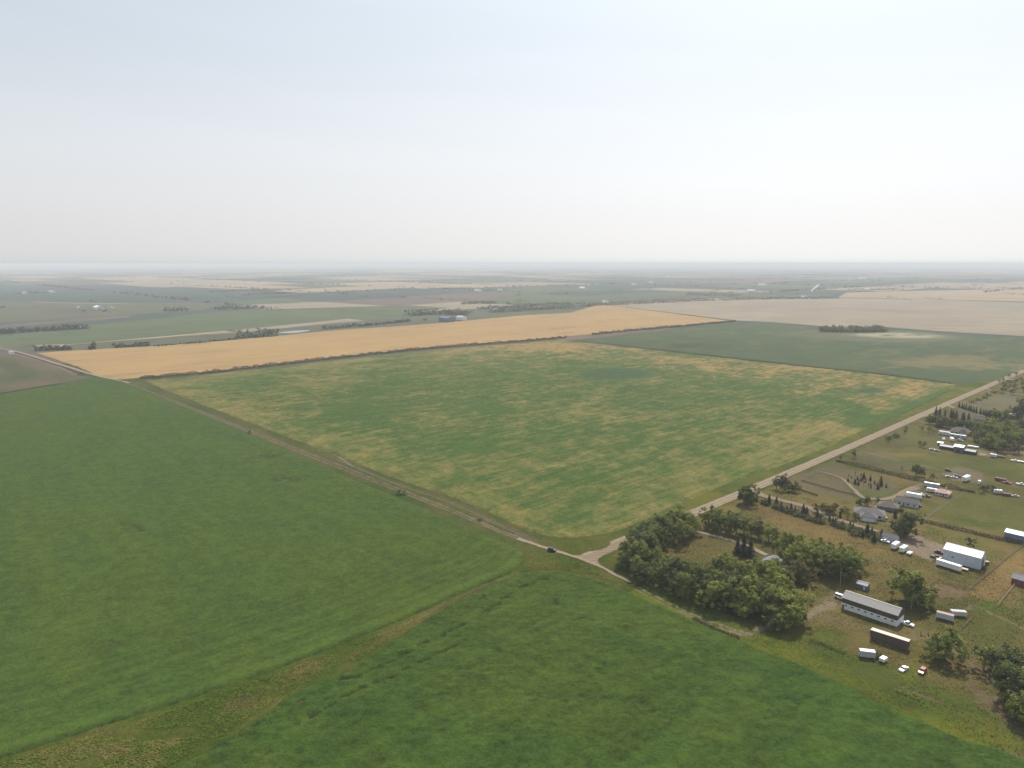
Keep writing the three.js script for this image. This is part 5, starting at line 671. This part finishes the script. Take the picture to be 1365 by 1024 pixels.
function pole(label, p, h) { const g = stand('utility_pole', p, 40, 0); const s = new THREE.CylinderGeometry(0.11, 0.16, h, 8); s.translate(0, h / 2 - 0.2, 0); mesh('shaft', s, M.palewood, g); mesh('crossarm', bx(1.8, 0.12, 0.1, 0, h - 0.9, 0.14), M.wood, g); for (const x of [-0.8, 0.8]) { const i = new THREE.CylinderGeometry(0.05, 0.07, 0.18, 8); i.translate(x, h - 0.69, 0.14); mesh('insulator', i, M.silver, g); } return tag(g, label, 'pole'); }

// ---- the yard nearest the track
gable('long_barn', 'long two tone barn with grey roof, brown upper wall and white lower wall', 'barn', [158.1,-292.7], GRID, 23.5, 8.2, 5.3, 7.2, { wall: M.white, upper: M.brownWall, lower: 2.9, roof: M.greyRoof, ridge: M.beige, over: 0.25, sheets: 10, windows: [-9.8, -7, -4.2, -1.4, 1.4, 4.2, 7, 9.8].map(x => [x, 1.75, 1.0, 0.55]), doors: [[-11, 0.95, 2.05]], endDoors: [[0, 2.6, 2.4, M.trim]] });
car('van', 'white van parked at the far gable of the long barn', shift([153.2,-310], GRID, 0, -1), GRID, [0.8, 0.8, 0.78]);
car('pickup', 'white pickup with dark bed nosing out from the long barn', [171.6,-286], GRID, [0.8, 0.8, 0.8]);
gable('garden_shed', 'small grey shed behind the long barn', 'shed', [168.4,-320.1], -44, 5, 3.4, 2.4, 3.3, { wall: M.slate, roof: M.silver, over: 0.2, doors: [[1.2, 0.9, 1.9, M.greyWall]] });
boxTrailer('long brown highway trailer with a pale beige roof', shift([155,-269.6], -42, 0, -1.3), -42, 14.4, M.trailerBrown, M.beige, { skirt: true });
camper('boxy white camper trailer hitched beside the grassy slope', shift([141.2,-259.1], -14, 0, -1.2), 166, 5.8, M.silver, M.slate, { h: 2.5 });
tree('bush', 'dark', [146,-259.9], 3, 0.8, 'yard_bush', 'dark bush squeezed between camper and white cargo cart', 'bush');
boxTrailer('small white topped cargo cart beside the camper', [146.4,-257.2], 35, 2.9, M.white, M.whiteRoof, { W: 1.9, h: 1.25, y: 0.5, name: 'cargo_cart' });
car('sedan', 'white car parked alone on the grass slope', [151.2,-251.2], 215, [0.82, 0.82, 0.82]);
car('suv', 'faded red car beside the white one on the slope', [157.5,-249.6], 222, [0.36, 0.07, 0.06]);
boxTrailer('weathered pinkish old wagon with a curved pale roof', shift([190.2,-289.9], -38, 0, -1.1), -38, 6.6, M.greyWall, M.pinkRoof, { W: 2.2, h: 2.3, y: 0.6, name: 'old_wagon' });
boxTrailer('pale grey old wagon behind the pinkish one', shift([198.5,-292.9], -12, 0, -1.1), -12, 6.2, M.cream, M.silver, { W: 2.2, h: 1.9, y: 0.55, name: 'old_wagon' });
{ const g = stand('garden_tractor', [131.5,-304.1], -30); mesh('hood', rb(1.1, 0.55, 0.7, 0.6, 0.5, 0), M.redWall, g); mesh('seat', rb(0.6, 0.5, 0.6, -0.5, 0.7, 0), M.white, g); mesh('deck', bx(2.2, 0.2, 1.1, 0, 0.3, 0), M.white, g); wheels(g, [-0.7, 0.75], 0.5, 0.36, 0.25); tag(g, 'small red and white garden tractor beside the windbreak', 'tractor'); }
car('suv', 'dark blue car stopped on the dirt track by the crossroads', [21.7,-365.6], -24, [0.02, 0.035, 0.06], null, 0.5);
// ---- the lot with the white shop
gable('metal_shop', 'large white metal shop with a bright white gable roof', 'shop', [233.9,-348.3], GRID - 1, 17, 9.5, 6.3, 8.3, { wall: M.greyWall, roof: M.whiteRoof, over: 0.25, sheets: 8, endDoors: [[0.5, 4, 4.4, M.slate], [-3, 1, 2.1, M.trim]], windows: [[-4, 2.6, 1.1, 0.7]] });
boxTrailer('low white trailer lying along the white shop', shift([223.8,-343.2], -53, 0, -1.2), -53, 11.4, M.white, M.whiteRoof, { y: 0.75, h: 2.5, W: 2.4 });
boxTrailer('little flat wooden cart at the end of the low white trailer', [231.4,-341.2], -50, 3, M.tanWall, M.beige, { W: 1.6, h: 0.6, y: 0.45, name: 'flat_cart' });
car('pickup', 'dark pickup with a beige load in front of the shop', [226,-356.6], -50, [0.03, 0.035, 0.04]); car('sedan', 'dark sedan against the shop gable', [231.7,-363.6], -47, [0.02, 0.025, 0.03]); car('sedan', 'pale yellow car next to the dark pickup', [226.9,-354.2], -50, [0.5, 0.45, 0.25]);
boxTrailer('rusty loaded farm cart behind the shop', [247.2,-349.5], -10, 3.6, M.rust, M.tanWall, { W: 1.8, h: 0.9, y: 0.5, name: 'farm_cart' });
gable('grey_garage', 'small grey garage beside the parked motor homes', 'garage', [212.5,-379.9], -50, 7, 6, 2.5, 4.1, { wall: M.greyWall, roof: M.shingle, doors: [[-1.5, 2.4, 2.1, M.trim]] });
camper('white motor home with a cab parked by the grey garage', [211.4,-370.2], 40, 6.6, M.white, M.slate, { motor: true, h: 2.6 }); camper('white camper next to the cabbed motor home', [213.3,-365.6], 40, 6.2, M.white, M.tanWall, { h: 2.4 });
boxTrailer('low white tent trailer beside two campers', [214.5,-361.6], 40, 3.6, M.white, M.whiteRoof, { W: 2, h: 0.8, y: 0.45, name: 'tent_trailer' }); car('sedan', 'white car half behind the grey garage', [210.3,-378.8], -45, [0.8, 0.8, 0.8]);
gable('blue_shed', 'long blue shed with white roof and red base', 'shed', [285.9,-379.3], -48, 14, 7, 3.9, 5.0, { wall: M.maroon, upper: M.blueWall, lower: 1.1, roof: M.whiteRoof, over: 0.2 });
gable('red_barn', 'red barn with a dull grey roof at the paddock fence', 'barn', [248.3,-322.9], -50, 10, 7, 3, 4.6, { wall: M.redWall, roof: M.slate, over: 0.3, doors: [[-2, 1.6, 2.2, M.slate]] });
// ---- houses along the driveways
gable('hidden_house', 'white house with blue grey roof mostly hidden by trees', 'house', [137.6,-345.8], GRID + 90, 9, 7, 2.5, 4.0, { wall: M.cream, roof: M.slate, windows: [[-3, 0.9, 1.3, 1], [3, 0.9, 1.3, 1]], doors: [[0, 1, 2]] });
hipHouse('hip_roof_house', 'wide house with grey hipped roof and a front wing', [222.3,-420.9], -24, 17, 11, 2.7, 2.7, M.cream, M.shingle, [-1, 8, 9, 7]);
hipHouse('hip_roof_house', 'dark walled house with an olive grey hipped roof', [240.4,-433.1], -35, 11, 8, 2.8, 2.3, M.slate, M.shingleBrown, null);
gable('brown_house', 'house with brown grey gable roof and pale walls beside a white trailer', 'house', [254.6,-438.1], -38, 13, 8, 2.9, 4.9, { wall: M.greyWall, roof: M.shingleBrown, windows: [[-4, 0.9, 1.4, 1.1], [1, 0.9, 1.4, 1.1], [4.5, 0.9, 1, 1.1]], doors: [[-1.5, 1, 2.05]] });
boxTrailer('long white trailer behind the brown roofed house', [269,-455.1], -40, 9, M.white, M.whiteRoof, { h: 2.4, y: 0.8 });
car('pickup', 'white pickup between long trailer and red truck', [276.7,-459.8], -42, [0.75, 0.75, 0.75]); car('pickup', 'dark red pickup by the brown roofed house', [278.8,-458.2], -42, [0.2, 0.02, 0.02]); car('pickup', 'dark blue pickup below the brown roofed house', [261.8,-438.8], -30, [0.03, 0.06, 0.09]);
boxTrailer('low white flatbed load in front of the house with hipped roof', [228.5,-415.6], -10, 3.5, M.cream, M.white, { W: 1.8, h: 0.7, y: 0.45, name: 'flat_cart' });
boxTrailer('long silver trailer next to the dark hedge', [294.2,-477.7], -38, 9.5, M.silver, M.whiteRoof, { h: 2.3, y: 0.8 }); camper('white camper below the silver trailer', [288,-467], -40, 6.4, M.white, M.slate);
hipHouse('cabin', 'small cabin with a pinkish tan roof by the campers', [292.3,-461.4], -42, 8, 7, 2.3, 1.9, M.cream, M.pinkRoof, null);
// ---- the far house and its sheds
hipHouse('hip_roof_house', 'far house with brown grey roof above parked motor homes', [413,-636.1], GRID, 15, 11, 3, 3.4, M.tanWall, M.shingleBrown, [4, 6, 7, 5]);
camper('white motor home left of the far house', [395.8,-631.8], GRID, 9, M.white, M.maroon, { motor: true, h: 2.7 }); camper('long pale blue striped trailer in front of the far house', [401.2,-620.5], GRID, 13, M.silver, M.blueWall, { h: 2.5 }); car('pickup', 'white pickup beside the far motor home', [385.1,-615], 60, [0.8, 0.8, 0.8]); camper('stubby white camper between two white vehicles', [389.1,-609.6], 70, 6.5, M.white, M.slate); car('suv', 'pale blue car beside the stubby camper', [396.4,-609.6], GRID, [0.4, 0.48, 0.55]);
gable('low_shed', 'long low pale roofed shed left of the tall stable', 'shed', [366.2,-578.9], GRID, 11.5, 6, 2.6, 3.5, { wall: M.darkWood, roof: M.silver, over: 0.2 }); gable('stable', 'tall stable with white roof between two low sheds', 'stable', [370.2,-570.5], GRID, 7, 8, 4.8, 6, { wall: M.slate, roof: M.whiteRoof, over: 0.3, doors: [[0, 2.4, 2.8, M.darkWood]] }); gable('low_shed', 'low pale roofed shed right of the tall stable', 'shed', [375.3,-565.8], GRID, 10.5, 6, 2.6, 3.5, { wall: M.darkWood, roof: M.silver, over: 0.2 }); gable('tiny_shed', 'tiny white roofed shed at the end of the low shed', 'shed', [368.4,-592.6], GRID, 4, 4, 2.6, 3.3, { wall: M.slate, roof: M.whiteRoof });
boxTrailer('flat white boat trailer behind the right low shed', [392.8,-586.3], GRID, 8, M.white, M.whiteRoof, { W: 2.2, h: 0.9, y: 0.5, name: 'boat_trailer' }); car('sedan', 'silver car left of the low sheds', [353.9,-578.9], -30, [0.6, 0.6, 0.62]); car('sedan', 'grey car behind the silver one by the low sheds', [355.6,-575.3], -35, [0.35, 0.33, 0.32]);
camper('little round white camper right of the low sheds', [389.4,-555.5], GRID, 4.5, M.white, M.slate, { round: 0.5 }); boxTrailer('brown flat trailer behind the little round camper', [395.5,-555.5], GRID, 6, M.rust, M.trailerBrown, { W: 2.2, h: 0.8, y: 0.5, name: 'flat_trailer' }); car('pickup', 'white pickup towing a trailer near the grove', [398.6,-543.4], GRID, [0.8, 0.8, 0.8]); boxTrailer('pale flat trailer behind the towing pickup', [402.2,-540.2], GRID, 7, M.cream, M.white, { W: 2.2, h: 0.6, y: 0.5, name: 'flat_trailer' });
for (const [p, l] of [[[383.1,-561.2], 'white drum on the grass nearest the low shed'], [[385.1,-560.1], 'white drum on the grass nearest the round camper']]) { const g = stand('water_drum', p, 0), c = new THREE.CylinderGeometry(0.75, 0.75, 1.5, 14); c.translate(0, 0.75, 0); mesh('tank', c, M.white, g); const d = new THREE.CylinderGeometry(0.3, 0.3, 0.16, 10); d.translate(0, 1.58, 0); mesh('lid', d, M.slate, g); tag(g, l, 'tank'); }
// ---- scrap yard below it
car('suv', 'black car at the top of the scrap yard', [329.8,-516.8], GRID, [0.02, 0.02, 0.022]); car('suv', 'dark purple car in the middle of the scrap yard', [327.4,-502.5], -35, [0.03, 0.02, 0.035]); car('sedan', 'white car in front of the dark purple one', [323.5,-499.7], -30, [0.7, 0.7, 0.7]); car('sedan', 'cream car left of the white one in the scrap yard', [320.8,-501.5], -30, [0.6, 0.58, 0.45]);
boxTrailer('clean white box trailer standing across the scrap yard', [327.7,-492.4], 38, 8.5, M.white, M.whiteRoof, { h: 2.8, y: 0.9 }); car('van', 'white van with dark windows in the scrap yard', [333.8,-487.1], 50, [0.8, 0.8, 0.8]); boxTrailer('rusty old grain truck box among the scrap', [352,-491.6], GRID, 7, M.rust, M.trailerBrown, { W: 2.3, h: 1.6, y: 0.7, name: 'grain_box' }); car('pickup', 'rust red pickup beside the old grain box', [352.7,-486.3], GRID, [0.22, 0.06, 0.03]);
camper('rounded white camper by the scrubby trees', [331.1,-463.8], -20, 5, M.white, M.slate, { round: 0.6 }); boxTrailer('brown junk trailer behind the rounded camper', [334,-459.8], -30, 5, M.rust, M.trailerBrown, { W: 2.2, h: 1.2, y: 0.5, name: 'junk_trailer' }); car('pickup', 'white flatbed truck at the edge of the scrap yard', [360.4,-482.8], GRID, [0.75, 0.75, 0.75]); car('sedan', 'pale car beyond the brown junk trailer', [338.9,-457.5], -20, [0.5, 0.42, 0.36]);
camper('white camper standing in the leafy grove', [472.7,-640.5], 60, 6, M.white, M.slate); gable('grove_cottage', 'small cottage with grey brown roof inside the groves', 'cottage', [462.8,-686.2], GRID, 9, 7, 2.8, 5, { wall: M.tanWall, roof: M.shingleBrown }); boxTrailer('white trailer half hidden beyond the spruce row', [512.5,-710.6], 10, 7, M.white, M.whiteRoof, { h: 2.2, y: 0.8 });
// ---- fences and poles
const WIRE = [[0.5, 0.03, 0.03], [0.9, 0.03, 0.03], [1.25, 0.03, 0.03]], RAILS = [[0.45, 0.14, 0.05], [0.85, 0.14, 0.05], [1.25, 0.14, 0.05]];
fence('corral_fence', 'weathered rail fence round the corral corner near the white shop', [[203.9,-324.1],[210.2,-328.7],[215.6,-324.1],[219.8,-319.3]], 2.2, 1.4, RAILS, M.wood, M.wood);
fence('paddock_fence', 'grey rail fence running up from the corral past the shop', [[219.8,-319.3],[234.6,-332],[252.3,-347.1],[285.4,-374.5]], 3, 1.4, RAILS, M.wood, M.wood);
fence('paddock_fence', 'pale rail fence leading to the red barn', [[222.8,-303.4],[233.7,-313.8],[245.7,-324.9]], 3, 1.3, RAILS, M.palewood, M.palewood);
fence('paddock_fence', 'thin wire fence across the green paddock', [[255.2,-415.6],[283,-441.7],[315.2,-471]], 4, 1.3, WIRE, M.wood, M.steel); fence('board_fence', 'low dark board fence beside the gravel driveway', [[197.6,-472.7],[201.7,-466.2],[206,-458.2]], 2.2, 1.3, [[0.4, 0.3, 0.05], [0.8, 0.3, 0.05], [1.2, 0.3, 0.05]], M.darkWood, M.darkWood);
fence('board_fence', 'grey board fence between driveway and nursery block', [[208.8,-491.6],[215.7,-481.1],[223.7,-469.4],[232.3,-458.2]], 2.4, 1.4, [[0.4, 0.3, 0.05], [0.8, 0.3, 0.05], [1.25, 0.3, 0.05]], M.wood, M.wood); fence('roadside_fence', 'post and wire fence along the gravel road verge', [[207.6,-489.8],[228.8,-511.9],[255.1,-540.2]], 4, 1.2, WIRE, M.wood, M.steel);
fence('lot_fence', 'short leaning rail fence near the pale old wagon', [[193.9,-283.1],[198.3,-287],[202.7,-290.9]], 2, 1.2, RAILS, M.wood, M.wood); fence('lot_fence', 'wire fence along the grass lane beside the hedge', [[289.4,-567],[299.7,-551.1],[311.3,-533.9],[322.1,-517.7]], 5, 1.2, WIRE, M.wood, M.steel);
pole('wooden utility pole beside the bare track of the yard', [135.7,-303.4], 8.5); pole('wooden utility pole under the tall poplars by the shed', [159.1,-322.5], 8.5); pole('wooden utility pole in front of the big round tree', [181.6,-300.5], 7);
// ---- farms far out on the plain
function farm(p, wpx, wallM, roofM, label, tall = 0.34) { const d = Math.hypot(p[0], p[1], 155), L = wpx * d / 945, W = Math.min(L * 0.6, 24), e = Math.max(4, Math.min(9, L * tall)); return gable('farm_building', label, 'building', p, GRID + (p[0] % 3 > 1 ? 90 : 0), L, W, e, e + W * 0.2, { wall: wallM, roof: roofM, sheets: 2, over: 0.4, group: 'far farm buildings' }); }
for (const [p, w, a, b, l] of [[[-2502,-3650], 7, M.white, M.silver, 'far white barn left of a longer one'], [[-2452,-3650], 4, M.slate, M.greyRoof, 'far dark shed between two white barns'], [[-2454,-3789], 15, M.white, M.silver, 'far long white barn'], [[-1411.3,-2404.7], 13, M.white, M.whiteRoof, 'bright white barn in the middle of a far farmyard'], [[-1469.6,-2404.7], 8, M.greyWall, M.silver, 'grey shed left of the bright white barn'], [[-1340.2,-2328.7], 6, M.slate, M.greyRoof, 'dark shed right of the bright white barn'], [[-1389.1,-2464.9], 5, M.white, M.silver, 'pale bin shed right of the far farmyard'], [[-1406.5,-2328.7], 4, M.slate, M.slate, 'small dark shed of the far farmyard'], [[-1055.7,-1696.2], 3.5, M.white, M.silver, 'small white shed by the dark tree belt'], [[-1035.9,-1696.2], 6, M.slate, M.silver, 'grey machine shed by the dark tree belt'], [[-1031.6,-1716.1], 5, M.greyWall, M.silver, 'pale shed beyond the grey machine shed'], [[-848.4,-1284.3], 4, M.white, M.silver, 'small white house near the ochre field'], [[-843.8,-1290], 6, M.greyWall, M.silver, 'grey roofed shed near the ochre field'], [[-828.2,-1295.8], 9, M.greyWall, M.silver, 'flat pale shed near the ochre field'], [[-867.7,-1214.1], 7, M.white, M.silver, 'white box shed beside the far gravel road'], [[-447.3,-1706.1], 4, M.white, M.silver, 'small white shed by the pond'], [[-380.2,-1800.6], 4, M.white, M.silver, 'tiny white house in the scrub'], [[-145.9,-1956.8], 13, M.white, M.silver, 'white roofed barn of the blue roofed farm'], [[-185.6,-1918.5], 20, M.blueWall, M.slate, 'long blue roofed barn'], [[-243.1,-1956.8], 5, M.slate, M.slate, 'small dark shed of the blue roofed farm'], [[360,-2790.9], 8, M.white, M.silver, 'white house at the edge of the pale field'], [[-56.6,-2385.2], 5, M.white, M.silver, 'small white shed by the creek trees'], [[-1273.9,-2764.8], 5, M.greyWall, M.greyRoof, 'hazy grey house in the olive pasture'], [[-716,-5357], 7, M.white, M.silver, 'hazy white farm beside the tan strip'], [[-197,-3940], 10, M.white, M.silver, 'hazy white sheds behind the fallow'], [[-74,-4015], 7, M.white, M.silver, 'hazy white shed right of the fallow sheds'], [[431,-4342], 9, M.white, M.silver, 'hazy white farm in the middle of the plain'], [[861,-5083], 6, M.white, M.silver, 'hazy white farm near the horizon wood'], [[1095,-5661], 6, M.white, M.silver, 'hazy pale farm nearer the horizon'], [[1743,-4998], 9, M.white, M.silver, 'hazy white farm left of the white pond'], [[1297,-3889], 10, M.white, M.silver, 'hazy white sheds below another farm'], [[1300,-3181], 7, M.white, M.silver, 'white farmhouse at the tip of the pale field'], [[2064,-4160], 6, M.white, M.silver, 'white shed of the distant hamlet'], [[3500,-7151], 22, M.white, M.silver, 'very distant pale industrial roof']]) farm(p, w, a, b, l);
// open water far off
const water = new THREE.MeshPhysicalMaterial({ color: lin(0.035, 0.045, 0.045), roughness: 0.06, ior: 1.33 });
structure('pond', flatField(smoothPoly([[-529.5,-1603.1],[-516.9,-1639.1],[-497.4,-1661.5],[-475,-1663.4],[-479.6,-1624.5],[-497.9,-1594.3]], 3), -0.2), water, 'small pale pond beside the tree clump', 'pond');
structure('pond', flatField([[1662,-3993],[1679,-3993],[2281,-5300],[2288,-5357]], -0.2), water, 'bright narrow reservoir far off', 'pond');

renderer.render(scene, camera);
